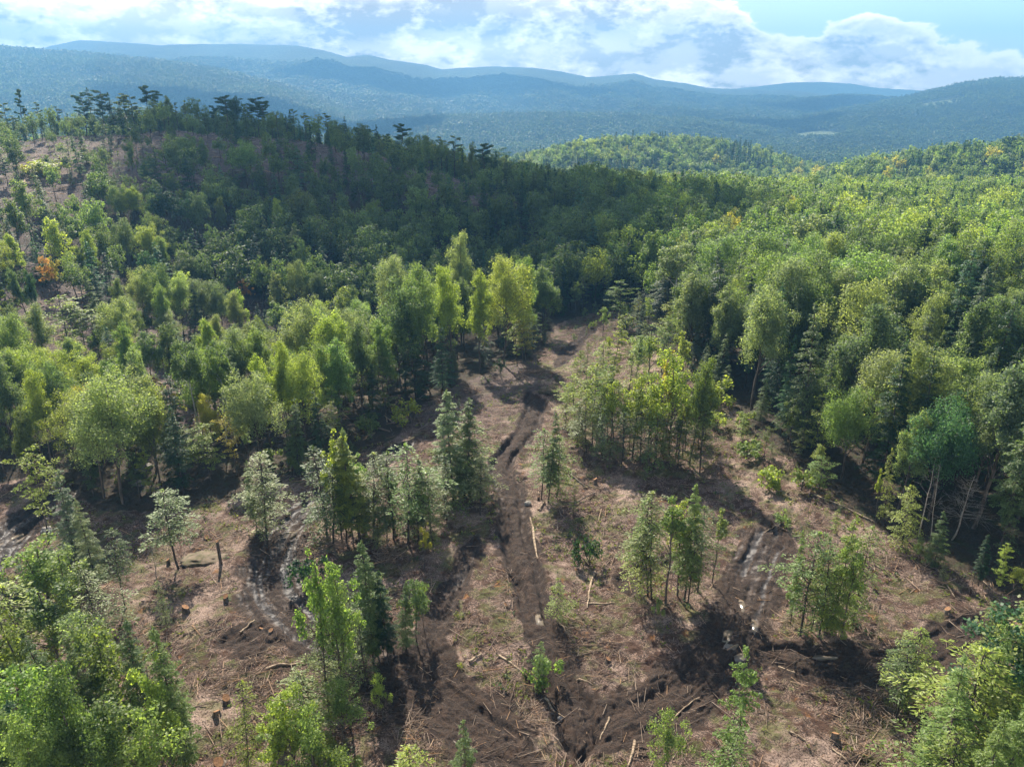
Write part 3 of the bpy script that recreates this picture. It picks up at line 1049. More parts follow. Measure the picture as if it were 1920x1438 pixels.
# (kind, px, top, base, tint, widen, variant)
SKY = [
    ('pine', 50, 162, 262, 'dark green', .75, 3), ('pine_thin', 22, 190, 268, 'olive', 1, 0), ('pine_thin', 80, 188, 264, 'grey-green', 1, 1), ('pine_thin', 118, 198, 256, 'grey-green', 1, 2),
    ('pine_thin', 100, 205, 258, 'olive', .9, 1), ('dead', 130, 205, 258, None, .7, 1), ('pine', 160, 170, 242, 'dark green', .95, 1), ('hemlock_mid', 176, 163, 246, 'dark green', 1.1, 0),
    ('pine', 197, 165, 248, 'dark green', 1, 0), ('hemlock_mid', 219, 172, 250, 'dark green', 1.1, 2), ('pine', 240, 172, 246, 'olive', 1, 1), ('pine_thin', 256, 176, 246, 'mid green', 1.2, 0),
    ('pine', 283, 158, 245, 'dark green', .9, 4), ('pine', 302, 166, 247, 'dark green', .95, 0), ('broad_mid', 318, 180, 246, 'olive', 1, 1), ('pine_thin', 336, 190, 250, 'grey-green', 1, 1),
    ('sparse_broad', 352, 188, 253, 'olive', 1, 1), ('pine_thin', 378, 196, 250, 'olive', 1.1, 0), ('pine', 405, 196, 250, 'dark green', 1, 1), ('pine', 428, 177, 258, 'dark green', 1.15, 2),
    ('broad_mid', 445, 178, 258, 'dark green', .95, 0), ('pine', 468, 192, 256, 'mid green', 1, 0), ('pine', 487, 180, 258, 'dark green', 1.05, 2), ('pine', 503, 188, 258, 'dark green', 1, 0),
    ('pine_thin', 524, 212, 264, 'olive', 1.2, 1), ('pine', 553, 202, 264, 'mid green', .8, 3), ('pine_thin', 574, 210, 266, 'olive', 1.1, 2), ('dead', 592, 208, 266, None, .6, 0),
    ('sparse_broad', 600, 214, 268, 'olive', 1, 0), ('pine_thin', 619, 210, 270, 'olive', 1, 2), ('hemlock_near', 650, 217, 296, 'dark green', .85, 0), ('pine', 672, 236, 296, 'dark green', .8, 3),
    ('pine', 694, 240, 308, 'dark green', .95, 1), ('pine_thin', 712, 250, 308, 'mid green', 1.1, 1), ('pine', 728, 248, 310, 'dark green', .8, 3), ('pine', 757, 230, 312, 'dark green', 1.05, 4),
    ('pine_thin', 742, 262, 315, 'olive', 1.1, 0), ('pine_thin', 784, 252, 318, 'olive', 1.1, 1), ('dead', 805, 237, 320, None, .6, 1), ('sparse_broad', 812, 258, 322, 'golden', .8, 2),
    ('pine_thin', 828, 254, 324, 'olive', 1, 2), ('pine_thin', 852, 252, 326, 'mid green', 1.1, 0), ('sparse_broad', 838, 268, 326, 'olive', 1.1, 0), ('broad_mid', 886, 266, 350, 'olive', .7, 1),
    ('pine', 910, 266, 374, 'dark green', .85, 4), ('pine', 934, 275, 352, 'dark green', 1.1, 2), ('broad_mid', 962, 288, 358, 'dark green', 1, 0), ('sparse_broad', 868, 280, 345, 'yellow-green', 1, 1),
    ('pine_thin', 40, 215, 266, 'olive', 1.2, 2), ('pine_thin', 8, 205, 272, 'mid green', 1.2, 0), ('pine_thin', 64, 210, 264, 'olive', 1, 0), ('sparse_broad', 142, 212, 262, 'olive', 1.1, 2),
    ('pine_thin', 268, 200, 256, 'olive', 1.3, 2), ('pine_thin', 390, 215, 262, 'mid green', 1.3, 2), ('pine_thin', 540, 220, 272, 'mid green', 1.3, 0), ('sparse_broad', 635, 232, 284, 'olive', 1.3, 2),
    ('pine_thin', 770, 268, 322, 'grey-green', 1.3, 2), ('sparse_broad', 715, 262, 316, 'olive', 1.2, 0), ('pine_thin', 662, 250, 302, 'olive', 1.2, 1), ('pine_thin', 585, 225, 275, 'grey-green', 1.3, 1),
]
for k, px, pt, pb, ti, wd, va in SKY:
    spec(k, px, pt, pb, ti, W_SKY, G_SKY, widen=wd, variant=va)

SLOPE = [
    ('sapling', 135, 257, 322, 'pale green', 1.6, 0), ('sparse_broad', 205, 263, 352, 'pale green', 1.4, 2), ('broad_mid', 188, 290, 352, 'yellow-green', .6, 1), ('broad_mid', 252, 266, 340, 'mid green', .7, 1),
    ('hemlock_mid', 300, 276, 366, 'dark green', 1, 0), ('pine', 318, 270, 368, 'mid green', .8, 1), ('broad_mid', 338, 253, 352, 'mid green', .9, 2), ('broad_mid', 366, 254, 355, 'mid green', .9, 0),
    ('broad_mid', 392, 258, 352, 'mid green', .8, 1), ('pine', 290, 300, 372, 'dark green', .9, 0), ('sapling', 437, 288, 332, 'olive', 1.8, 2), ('sparse_broad', 467, 275, 312, 'olive', 1.6, 1), ('sapling', 36, 318, 378, 'pale green', 1.5, 2),
    ('pine_thin', 14, 296, 350, 'grey-green', 1.3, 0), ('sapling', 12, 275, 330, 'pale green', 1.6, 0), ('shrub', 88, 300, 332, 'yellow-green', 2.2, 0), ('shrub', 66, 306, 330, 'golden', 1.6, 1),
    ('hemlock_near', 172, 343, 424, 'dark green', .85, 1), ('small_broad', 140, 362, 400, 'yellow-green', 1.4, 0), ('broad_near', 225, 348, 432, 'bright green', 1.05, 0), ('broad_near', 262, 344, 436, 'yellow-green', 1.0, 4),
    ('broad_near', 296, 362, 432, 'bright green', .95, 2), ('broad_mid', 342, 356, 424, 'olive', .8, 1), ('broad_mid', 388, 357, 470, 'mid green', .8, 3), ('broad_near', 420, 368, 455, 'olive', .7, 1),
    ('broad_near', 525, 370, 480, 'yellow-green', .65, 1), ('birch_near', 470, 382, 478, 'mid green', .5, 0), ('birch_near', 455, 396, 470, 'mid green', .5, 1), ('pine', 656, 392, 484, 'olive', 1, 1), ('broad_near', 682, 396, 470, 'mid green', 1, 0), ('broad_mid', 700, 370, 450, 'bright green', .9, 0),
    ('hemlock_near', 22, 415, 522, 'dark green', .9, 0), ('hemlock_near', 48, 410, 524, 'dark green', .95, 2), ('hemlock_near', 78, 408, 520, 'dark green', .95, 0), ('hemlock_near', 120, 390, 505, 'dark green', 1.0, 2), ('hemlock_near', 132, 410, 500, 'grey-green', .8, 1),
    ('broad_near', 186, 428, 540, 'yellow-green', .75, 1), ('broad_near', 165, 455, 545, 'olive', .7, 3), ('broad_near', 250, 412, 524, 'mid green', .85, 0), ('broad_near', 292, 416, 530, 'yellow-green', .9, 4), ('broad_near', 318, 440, 540, 'bright green', .8, 1),
    ('small_broad', 98, 476, 560, 'orange', .9, 0), ('small_broad', 112, 480, 562, 'golden', .8, 1), ('hemlock_near', 10, 470, 600, 'dark green', .8, 1), ('broad_near', 55, 495, 612, 'mid green', .7, 3), ('broad_near', 75, 505, 620, 'dark green', .6, 1),
    ('small_broad', 146, 470, 560, 'bright green', 1, 2), ('layered', 138, 552, 672, 'yellow-green', 1.5, 0), ('layered', 162, 575, 668, 'pale green', 1.4, 1), ('hemlock_near', 195, 500, 610, 'dark green', .9, 0), ('pine', 22, 540, 640, 'olive', .7, 3),
    ('broad_near', 275, 500, 626, 'pale green', .85, 2), ('broad_near', 312, 498, 640, 'mid green', .85, 0), ('broad_near', 345, 512, 640, 'pale green', .85, 4), ('hemlock_near', 365, 530, 650, 'dark green', 1.0, 2), ('broad_near', 390, 520, 640, 'grey-green', .85, 0),
    ('broad_near', 232, 520, 620, 'olive', .8, 1), ('small_broad', 448, 506, 570, 'red-tinged', 1.2, 1), ('small_broad', 465, 520, 575, 'orange', 1.0, 0), ('broad_near', 494, 488, 565, 'pale green', .7, 2), ('hemlock_near', 655, 470, 570, 'pale green', .8, 1),
    ('broad_near', 420, 530, 640, 'grey-green', .8, 2), ('broad_near', 445, 545, 650, 'pale green', .8, 1), ('hemlock_mid', 490, 330, 400, 'dark green', 1, 0), ('pine', 455, 330, 395, 'dark green', .8, 0), ('broad_near', 570, 488, 600, 'pale green', .8, 0), ('broad_near', 600, 505, 610, 'grey-green', .75, 4),
    ('broad_near', 4, 640, 800, 'yellow-green', .8, 0), ('pine_thin', 34, 560, 640, 'grey-green', 1, 0), ('broad_near', 210, 415, 500, 'mid green', .7, 3),
]
for k, px, pt, pb, ti, wd, va in SLOPE:
    spec(k, px, pt, pb, ti, W_SLOPE, G_SLOPE, widen=wd, variant=va)

W_BELT = 'in the middle belt'
BELT = [
    ('broad_near', 232, 700, 945, 'pale green', 1.05, 2), ('broad_near', 195, 730, 930, 'pale green', .9, 0), ('broad_near', 490, 700, 885, 'pale green', .9, 2), ('broad_near', 540, 632, 835, 'yellow-green', .62, 1),
    ('broad_near', 512, 655, 850, 'yellow-green', .7, 3), ('broad_near', 575, 662, 840, 'yellow-green', .8, 0), ('birch_near', 380, 640, 845, 'mid green', .8, 0), ('birch_near', 425, 640, 835, 'mid green', .8, 1), ('birch_near', 445, 660, 840, 'bright green', .7, 0),
    ('broad_near', 255, 598, 760, 'bright green', .8, 3), ('small_broad', 303, 690, 790, 'red-tinged', .7, 1), ('small_broad', 335, 730, 800, 'golden', 1, 0), ('broad_near', 100, 690, 885, 'yellow-green', .75, 1), ('broad_near', 60, 648, 800, 'yellow-green', 1.1, 2),
    ('broad_near', 20, 660, 820, 'mid green', 1, 0), ('broad_near', 128, 668, 860, 'mid green', .85, 4), ('layered', 445, 770, 890, 'golden', .8, 1), ('layered', 395, 790, 900, 'yellow-green', 1.2, 0), ('layered', 285, 835, 935, 'yellow-green', .9, 2),
    ('hemlock_near', 345, 760, 930, 'dark green', .9, 1), ('hemlock_near', 610, 730, 870, 'dark green', .9, 0), ('broad_near', 640, 640, 800, 'bright green', .8, 0), ('broad_near', 680, 600, 790, 'mid green', .8, 1), ('broad_near', 730, 590, 770, 'bright green', .8, 3),
    ('layered', 725, 650, 780, 'pale green', .9, 2), ('broad_near', 800, 500, 720, 'bright green', .85, 0), ('broad_near', 850, 495, 705, 'yellow-green', .8, 1), ('broad_near', 900, 500, 700, 'yellow-green', .8, 3), ('broad_near', 945, 480, 690, 'yellow-green', .85, 0),
    ('broad_near', 980, 478, 672, 'bright green', .8, 1), ('layered', 985, 570, 680, 'golden', 1.0, 0), ('layered', 970, 600, 690, 'yellow-green', 1.1, 1), ('hemlock_near', 780, 560, 745, 'dark green', .9, 0), ('hemlock_near', 830, 600, 730, 'blue-green', .9, 2),
    ('hemlock_near', 700, 680, 800, 'dark green', .9, 1), ('broad_near', 760, 520, 740, 'mid green', .85, 4), ('broad_near', 865, 432, 640, 'pale green', .75, 1), ('broad_near', 735, 480, 650, 'pale green', .8, 0), ('hemlock_near', 560, 740, 880, 'mid green', .8, 2),
    ('layered', 630, 750, 850, 'pale green', .8, 1), ('hemlock_near', 175, 790, 930, 'grey-green', .8, 1), ('broad_near', 60, 760, 905, 'olive', .9, 3), ('broad_near', 10, 770, 890, 'mid green', .9, 1), ('broad_near', 300, 730, 910, 'olive', .8, 0),
    ('hemlock_near', 265, 790, 935, 'mid green', .7, 3), ('broad_near', 590, 560, 760, 'pale green', .9, 2), ('broad_near', 640, 570, 770, 'yellow-green', .85, 4),
]
for k, px, pt, pb, ti, wd, va in BELT:
    spec(k, px, pt, pb, ti, W_BELT, G_BELT, widen=wd, variant=va)

CL = [
    # lone trees by the west track
    ('hemlock_near', 150, 882, 1090, 'grey-green', .9, 0), ('hemlock_near', 185, 930, 1110, 'pale green', .8, 1), ('layered', 92, 835, 1015, 'yellow-green', 1.0, 1), ('sapling', 335, 912, 1068, 'pale green', 1.5, 1), ('sapling', 500, 845, 1000, 'grey-green', 1.5, 3),
    ('hemlock_near', 482, 860, 990, 'mid green', .7, 3), ('sapling', 235, 985, 1140, 'grey-green', 1.0, 1), ('sapling', 315, 1085, 1180, 'pale green', .7, 3),
    # stand west of the main track
    ('sapling', 612, 830, 1000, 'mid green', 1.5, 2), ('hemlock_near', 650, 800, 1015, 'mid green', .7, 1), ('small_broad', 640, 795, 1005, 'yellow-green', .75, 1), ('sapling', 675, 815, 1018, 'mid green', 1.4, 3), ('sapling', 700, 845, 1012, 'grey-green', 1.4, 0),
    ('sapling', 625, 870, 1020, 'grey-green', 1.5, 0), ('sapling', 738, 842, 1010, 'mid green', 1.4, 2), ('sapling', 765, 830, 1018, 'grey-green', 1.4, 0), ('hemlock_near', 785, 860, 1015, 'mid green', .75, 3), ('sapling', 808, 880, 1010, 'grey-green', 1.3, 3),
    ('sapling', 850, 732, 935, 'pale green', 1.3, 1), ('sapling', 880, 742, 925, 'mid green', 1.4, 4), ('sapling', 870, 770, 930, 'grey-green', 1.5, 2), ('sapling', 900, 850, 960, 'grey-green', 1.2, 0), ('sapling', 838, 850, 975, 'grey-green', 1.4, 2),
    ('hemlock_near', 1028, 775, 942, 'mid green', .65, 3), ('sapling', 1015, 800, 935, 'grey-green', 1.3, 0), ('sapling', 1043, 810, 930, 'mid green', 1.3, 2), ('small_broad', 795, 980, 1070, 'golden', .8, 1), ('sapling', 1075, 895, 985, 'mid green', .5, 1),
    # bright stand east of the main track
    ('small_broad', 1255, 640, 858, 'yellow-green', .95, 0), ('small_broad', 1240, 655, 850, 'golden', .6, 1), ('broad_near', 1292, 665, 872, 'olive', .65, 1), ('sparse_broad', 1215, 690, 848, 'yellow-green', 1.2, 2), ('sparse_broad', 1185, 705, 862, 'yellow-green', 1.2, 0),
    ('sparse_broad', 1150, 690, 845, 'pale green', 1.2, 1), ('layered', 1110, 680, 842, 'yellow-green', 1.0, 0), ('layered', 1080, 700, 815, 'yellow-green', 1.1, 1), ('sapling', 1100, 745, 850, 'pale green', 1.6, 0), ('sapling', 1130, 760, 862, 'pale green', 1.5, 2),
    ('sapling', 1165, 770, 872, 'mid green', 1.5, 0), ('sapling', 1200, 760, 870, 'pale green', 1.5, 3), ('sapling', 1225, 770, 878, 'mid green', 1.5, 2), ('sapling', 1312, 770, 885, 'olive', 1.5, 0), ('sapling', 1270, 760, 880, 'olive', 1.6, 2),
    ('layered', 1145, 605, 720, 'yellow-green', .9, 2), ('sparse_broad', 1190, 625, 740, 'pale green', 1.3, 0), ('sparse_broad', 1215, 610, 730, 'yellow-green', 1.2, 2), ('layered', 1240, 590, 700, 'bright green', 1.1, 1), ('sapling', 1125, 640, 735, 'yellow-green', 1.3, 1),
    ('layered', 1160, 525, 612, 'bright green', 1.4, 0), ('sapling', 1060, 720, 800, 'pale green', 1.5, 3), ('layered', 1250, 560, 650, 'yellow-green', 1.2, 0), ('sparse_broad', 1270, 620, 740, 'yellow-green', 1.2, 1), ('sapling', 1175, 660, 760, 'pale green', 1.6, 2), ('broad_near', 1312, 690, 860, 'mid green', .6, 3),
    # stand between the tracks
    ('sapling', 1197, 930, 1112, 'bright green', 1.4, 1), ('sapling', 1222, 918, 1122, 'pale green', 1.4, 0), ('sparse_broad', 1248, 925, 1130, 'bright green', 1.0, 1), ('sapling', 1283, 905, 1125, 'bright green', 1.2, 3), ('sparse_broad', 1270, 940, 1118, 'yellow-green', 1.0, 0),
    ('sapling', 1308, 945, 1110, 'mid green', 1.4, 0), ('sparse_broad', 1335, 950, 1095, 'pale green', .9, 1), ('sapling', 1215, 970, 1118, 'mid green', 1.6, 2), ('small_broad', 1228, 1110, 1192, 'pale green', .8, 1), ('sapling', 1290, 990, 1130, 'pale green', 1.5, 0),
    # stand by the puddles
    ('hemlock_near', 1482, 985, 1168, 'bright green', .6, 3), ('sapling', 1500, 990, 1192, 'bright green', 1.7, 0), ('sapling', 1535, 1005, 1195, 'bright green', 1.5, 2), ('sapling', 1558, 958, 1190, 'mid green', 1.5, 0), ('sparse_broad', 1575, 1010, 1205, 'bright green', 1.0, 0),
    ('sapling', 1598, 985, 1172, 'mid green', 1.5, 3), ('sapling', 1520, 1030, 1185, 'mid green', 1.5, 1),
    # foreground centre-left stand
    ('small_broad', 618, 1010, 1335, 'bright green', .55, 1), ('sparse_broad', 640, 1075, 1345, 'bright green', .9, 0), ('small_broad', 655, 1060, 1330, 'bright green', .65, 0), ('hemlock_near', 700, 1010, 1235, 'mid green', .8, 1), ('hemlock_near', 728, 1070, 1240, 'dark green', .75, 3),
    ('hemlock_near', 762, 1085, 1215, 'mid green', .7, 0), ('small_broad', 795, 1090, 1180, 'bright green', .8, 2), ('sapling', 618, 1165, 1360, 'grey-green', 1.1, 3), ('small_broad', 720, 1255, 1345, 'yellow-green', .8, 2),
    # foreground singles
    ('layered', 1345, 1222, 1500, 'bright green', .62, 2), ('sapling', 1358, 1330, 1560, 'bright green', 1.3, 2), ('small_broad', 1250, 1335, 1500, 'bright green', .95, 2), ('hemlock_near', 872, 1345, 1620, 'mid green', .75, 0), ('sapling', 775, 1405, 1600, 'pale green', 1.2, 3),
    ('sapling', 1045, 1080, 1168, 'pale green', 1.5, 2), ('shrub', 1105, 1012, 1060, 'dark green', .8, 0), ('sapling', 1008, 1200, 1285, 'bright green', .8, 1), ('shrub', 1020, 1230, 1275, 'bright green', .7, 1), ('shrub', 575, 1045, 1090, 'dark green', 1, 2),
    # bottom left cluster
    ('sparse_broad', 108, 1010, 1205, 'bright green', 1.7, 0), ('small_broad', 92, 1030, 1215, 'bright green', 1.1, 2), ('small_broad', 165, 1020, 1220, 'pale green', 1.0, 0), ('sapling', 190, 1045, 1200, 'grey-green', 1.6, 2), ('small_broad', 45, 1070, 1260, 'grey-green', 1.1, 1), ('sapling', 60, 1090, 1300, 'pale green', 1.7, 0),
    ('hemlock_near', 145, 1165, 1430, 'mid green', .8, 0), ('hemlock_near', 270, 1165, 1400, 'mid green', .7, 1), ('small_broad', 225, 1170, 1420, 'olive', .9, 2), ('small_broad', 105, 1230, 1520, 'bright green', 1.0, 0), ('small_broad', 40, 1240, 1530, 'bright green', 1.1, 2), ('broad_near', 180, 1250, 1620, 'mid green', .7, 1),
    ('small_broad', 240, 1290, 1560, 'mid green', 1.0, 0), ('hemlock_near', 70, 1300, 1600, 'dark green', .8, 2), ('small_broad', 312, 1245, 1500, 'yellow-green', .8, 1), ('sapling', 352, 1165, 1452, 'grey-green', .9, 1), ('small_broad', 290, 1330, 1580, 'bright green', .9, 2), ('small_broad', 10, 1160, 1420, 'grey-green', 1.0, 1),
    ('small_broad', 20, 1330, 1640, 'mid green', 1.0, 0), ('hemlock_near', 205, 1190, 1450, 'mid green', .7, 3), ('sapling', 470, 1285, 1480, 'pale green', .8, 3), ('small_broad', 130, 1090, 1300, 'mid green', 1.1, 1), ('small_broad', 75, 1150, 1380, 'olive', 1.0, 0), ('hemlock_near', 25, 1100, 1300, 'mid green', .7, 1),
    ('broad_near', 130, 1330, 1700, 'bright green', .7, 3), ('small_broad', 180, 1140, 1340, 'pale green', 1.0, 2),
    # bushes at the bottom
    ('small_broad', 570, 1290, 1490, 'yellow-green', 1.15, 0), ('small_broad', 605, 1320, 1500, 'bright green', 1.0, 2), ('small_broad', 535, 1330, 1500, 'yellow-green', .9, 1), ('sapling', 590, 1255, 1430, 'pale green', 1.3, 3), ('small_broad', 640, 1375, 1530, 'olive', 1.1, 0),
    # bottom right cluster
    ('small_broad', 1868, 1130, 1400, 'blue-green', 1.2, 0), ('small_broad', 1900, 1140, 1430, 'pale green', 1.1, 2), ('hemlock_near', 1815, 1165, 1430, 'bright green', .8, 0), ('hemlock_near', 1770, 1235, 1500, 'bright green', .85, 2), ('sapling', 1790, 1215, 1450, 'yellow-green', 1.6, 0),
    ('hemlock_near', 1835, 1260, 1580, 'bright green', .8, 1), ('hemlock_near', 1885, 1280, 1600, 'mid green', .85, 0), ('sapling', 1740, 1320, 1530, 'bright green', 1.5, 2), ('hemlock_near', 1915, 1350, 1700, 'bright green', .8, 2), ('hemlock_near', 1800, 1340, 1640, 'bright green', .75, 3), ('hemlock_near', 1860, 1370, 1700, 'mid green', .8, 0),
    ('sapling', 1695, 1170, 1320, 'pale green', 1.3, 3), ('sapling', 1680, 1205, 1345, 'grey-green', 1.2, 1), ('small_broad', 1920, 1230, 1500, 'bright green', 1.0, 1), ('sapling', 1755, 1370, 1560, 'yellow-green', 1.4, 0),
    # slender trees by the forest edge on the right
    ('sparse_broad', 1640, 880, 992, 'yellow-green', .55, 1), ('sapling', 1690, 905, 1030, 'mid green', 1.2, 3), ('sapling', 1655, 840, 985, 'pale green', .7, 4), ('hemlock_near', 1752, 960, 1060, 'mid green', .9, 0), ('sapling', 1565, 955, 1000, 'pale green', 1.3, 3),
    ('layered', 1535, 855, 925, 'bright green', 1.2, 0), ('shrub', 1440, 880, 915, 'yellow-green', 1.3, 1), ('shrub', 1400, 830, 860, 'bright green', 1.4, 0), ('shrub', 1465, 960, 985, 'bright green', 1.2, 2), ('shrub', 1345, 775, 800, 'yellow-green', 1.4, 1), ('sapling', 1390, 775, 820, 'yellow-green', 1.5, 3),
]
for k, px, pt, pb, ti, wd, va in CL:
    wd *= (.85 if 1180 < px < 1650 and pb > 900 else 1.05) if k == 'sapling' else 1.0
    wd *= 1.12 if k == 'hemlock_near' and not 1400 < px < 1600 else 1.0
    ti = {'grey-green': random.choice(['pale green', 'bright green', 'mid green']), 'pale green': random.choice(['yellow-green', 'pale green']), 'mid green': random.choice(['bright green', 'mid green', 'yellow-green'])}.get(ti, ti) if k == 'sapling' else ti
    wd *= .8 if 1450 < px < 1620 and pb > 1150 else 1
    wd *= .85 if k == 'small_broad' and 400 < px < 1650 else 1.0
    spec(k, px, pt, pb, ti, 'in the clearing', G_CLEAR, widen=wd, variant=va)


def fill(n, poly, hp, kinds, tints, wd=1.0, group=G_CLEAR, where='in the clearing', gap=1.6):
    """more of the small trees of a stand: feet scattered over a patch of ground"""
    xs, ys = [q[0] for q in poly], [q[1] for q in poly]
    k = t = 0
    while k < n and t < n * 12:
        t += 1
        px, py = random.uniform(min(xs), max(xs)), random.uniform(min(ys), max(ys))
        if not inpoly(np.array([px]), np.array([py]), poly)[0]:
            continue
        x, y, _z = ghit(px, py)
        if any((x - a) ** 2 + (y - b) ** 2 < gap ** 2 for a, b in OCC):
            continue
        OCC.append((x, y))
        tree(random.choice(kinds), x, y, random.uniform(*hp), random.choice(tints), None, where, group, widen=wd * random.uniform(.8, 1.15))
        k += 1


BRI = ['yellow-green', 'pale green', 'bright green', 'yellow-green', 'olive']
fill(24, [(1050, 800), (1120, 790), (1330, 830), (1330, 885), (1180, 880), (1080, 850)], (6, 12.5), ['sapling', 'small_broad', 'sparse_broad', 'layered', 'sapling'], BRI, 1.05, gap=1.3)
fill(15, [(1080, 640), (1200, 590), (1270, 640), (1300, 760), (1120, 780), (1040, 760)], (4.5, 9), ['sapling', 'small_broad', 'sparse_broad', 'layered'], BRI, 1.0)
fill(15, [(-40, 1180), (120, 1190), (330, 1330), (350, 1540), (-60, 1640)], (6, 10.5), ['sapling', 'small_broad', 'hemlock_near', 'small_broad'], ['bright green', 'mid green', 'pale green', 'olive', 'yellow-green'], 1.15, gap=1.5)
fill(8, [(1740, 1330), (1860, 1290), (1960, 1300), (1990, 1600), (1760, 1600)], (6, 10), ['sapling', 'hemlock_near', 'small_broad', 'sapling'], ['bright green', 'mid green', 'yellow-green', 'pale green'], 1.2, gap=1.5)
fill(12, [(600, 960), (820, 970), (820, 1040), (610, 1030)], (5, 10), ['sapling', 'sapling', 'small_broad'], ['mid green', 'grey-green', 'pale green', 'bright green'], 1.1, gap=1.3)
fill(8, [(610, 1200), (790, 1180), (800, 1230), (640, 1340)], (5, 9.5), ['sapling', 'small_broad'], ['bright green', 'mid green', 'mid green'], 1.1, gap=1.3)
fill(8, [(510, 1400), (650, 1400), (660, 1520), (500, 1520)], (4, 7), ['small_broad', 'sapling'], ['yellow-green', 'bright green', 'olive'], 1.2, gap=1.2)
fill(26, [(1320, 735), (1410, 800), (1560, 930), (1700, 1020), (1830, 1090), (1800, 1110), (1600, 990), (1420, 860)], (1.6, 5.0), ['shrub', 'small_broad', 'sapling', 'layered'], ['bright green', 'yellow-green', 'mid green', 'olive'], 1.1, where='at the forest edge', gap=1.8)
fill(16, [(460, 870), (800, 770), (980, 690), (1010, 720), (820, 800), (520, 920)], (1.6, 4.5), ['shrub', 'small_broad', 'sapling'], ['olive', 'mid green', 'dark green', 'yellow-green'], 1.1, where='below the middle belt', gap=1.8)
fill(22, [(1060, 600), (1200, 575), (1230, 660), (1180, 740), (1090, 700)], (1.6, 5), ['shrub', 'small_broad', 'sapling', 'layered'], ['yellow-green', 'bright green', 'olive', 'pale green'], 1.1, gap=1.6)
spec('dead', 1785, 885, 1010, None, '', G_RIGHT, 'bushy grey dead tree with many bare branches at the forest edge', widen=1.0, variant=2)
spec('dead', 1722, 850, 1005, None, '', G_RIGHT, 'tall leaning dead pole at the right forest edge', widen=.6, variant=1, lean=(0.0, .10))
spec('dead', 1745, 875, 1012, None, '', G_RIGHT, 'second leaning bare pole beside the bushy grey dead tree', widen=.5, variant=1, lean=(0.03, .13))
spec('dead', 300, 1025, 1120, None, '', G_CLEAR, 'thin forked bare snag in front of the mossy boulder', widen=.8, variant=1)

# ================================================================== the closed forest
RT_PIX = [(1060, 596), (1120, 580), (1195, 570), (1225, 640), (1335, 722), (1405, 778), (1490, 838), (1570, 905), (1650, 950), (1735, 1000), (1815, 1045), (1880, 1080), (1990, 1130)]
right_edge = [ghit(a, b)[:2] for a, b in RT_PIX]
BELT_PIX = [(-420, 950), (0, 868), (100, 880), (210, 930), (330, 925), (450, 890), (560, 860), (640, 825), (740, 795), (800, 738), (900, 698), (985, 664), (1035, 632)]
belt_front = [ghit(a, b)[:2] for a, b in BELT_PIX]
belt_back = [(2, 186), (-18, 176), (-34, 156), (-42, 140), (-56, 132), (-80, 128), (-160, 126)]
BELT_POLY = [tuple(p) for p in belt_front] + belt_back
RIGHT_POLY = [tuple(p) for p in right_edge] + [(130, 52), (1200, 52), (1500, 1600), (-1300, 1600), (-700, 430), (-250, 430), (-60, 395), (5, 330), (4, 285), (-28, 250), (-60, 232), (-95, 218), (-92, 200), (-55, 186), (0, 188)]
occ = {}


def near_occ(x, y, r):
    i, j = int(x // 8), int(y // 8)
    for a in (i - 1, i, i + 1):
        for b in (j - 1, j, j + 1):
            for (u, v, q) in occ.get((a, b), ()):
                if (u - x) ** 2 + (v - y) ** 2 < max(r, q) ** 2:
                    return True
    return False


def put_occ(x, y, r):
    occ.setdefault((int(x // 8), int(y // 8)), []).append((x, y, r))


for x, y in OCC:
    put_occ(x, y, 3.0)



def tint_for(x, y, con):
    """mix of foliage colours by place, as the woods look in September"""
    n = float(fbm(np.array([x / 28.0]), np.array([y / 28.0]), 3)[0])
    r = random.random()
    if con:
        return 'dark green' if r < .42 else ('blue-green' if r < .66 else ('mid green' if r < .95 else 'olive'))
    if x < 0 and y < 190:       # belt
        return 'yellow-green' if r < .28 else 'bright green' if r < .55 else 'pale green' if r < .78 else 'mid green' if r < .985 else 'golden'
    if y < 135:
        return 'grey-green' if r < .22 else 'mid green' if r < .38 else 'pale green' if r < .72 else 'blue-green' if r < .78 else 'bright green'
    if x > 0.12 * y:
        w = sstep(130, 260, y)
        if r < .20 + .25 * w:
            return 'yellow-green' if n > -.15 else 'bright green'
        return 'bright green' if r < .60 else 'mid green' if r < .82 else 'pale green' if r < .9 else 'olive' if r < .985 else 'golden'
    return 'mid green' if r < .45 else 'dark green' if r < .65 else 'bright green' if r < .8 else 'blue-green' if r < .9 else 'olive'  # shaded slope: its shade is put into darker leaf colours


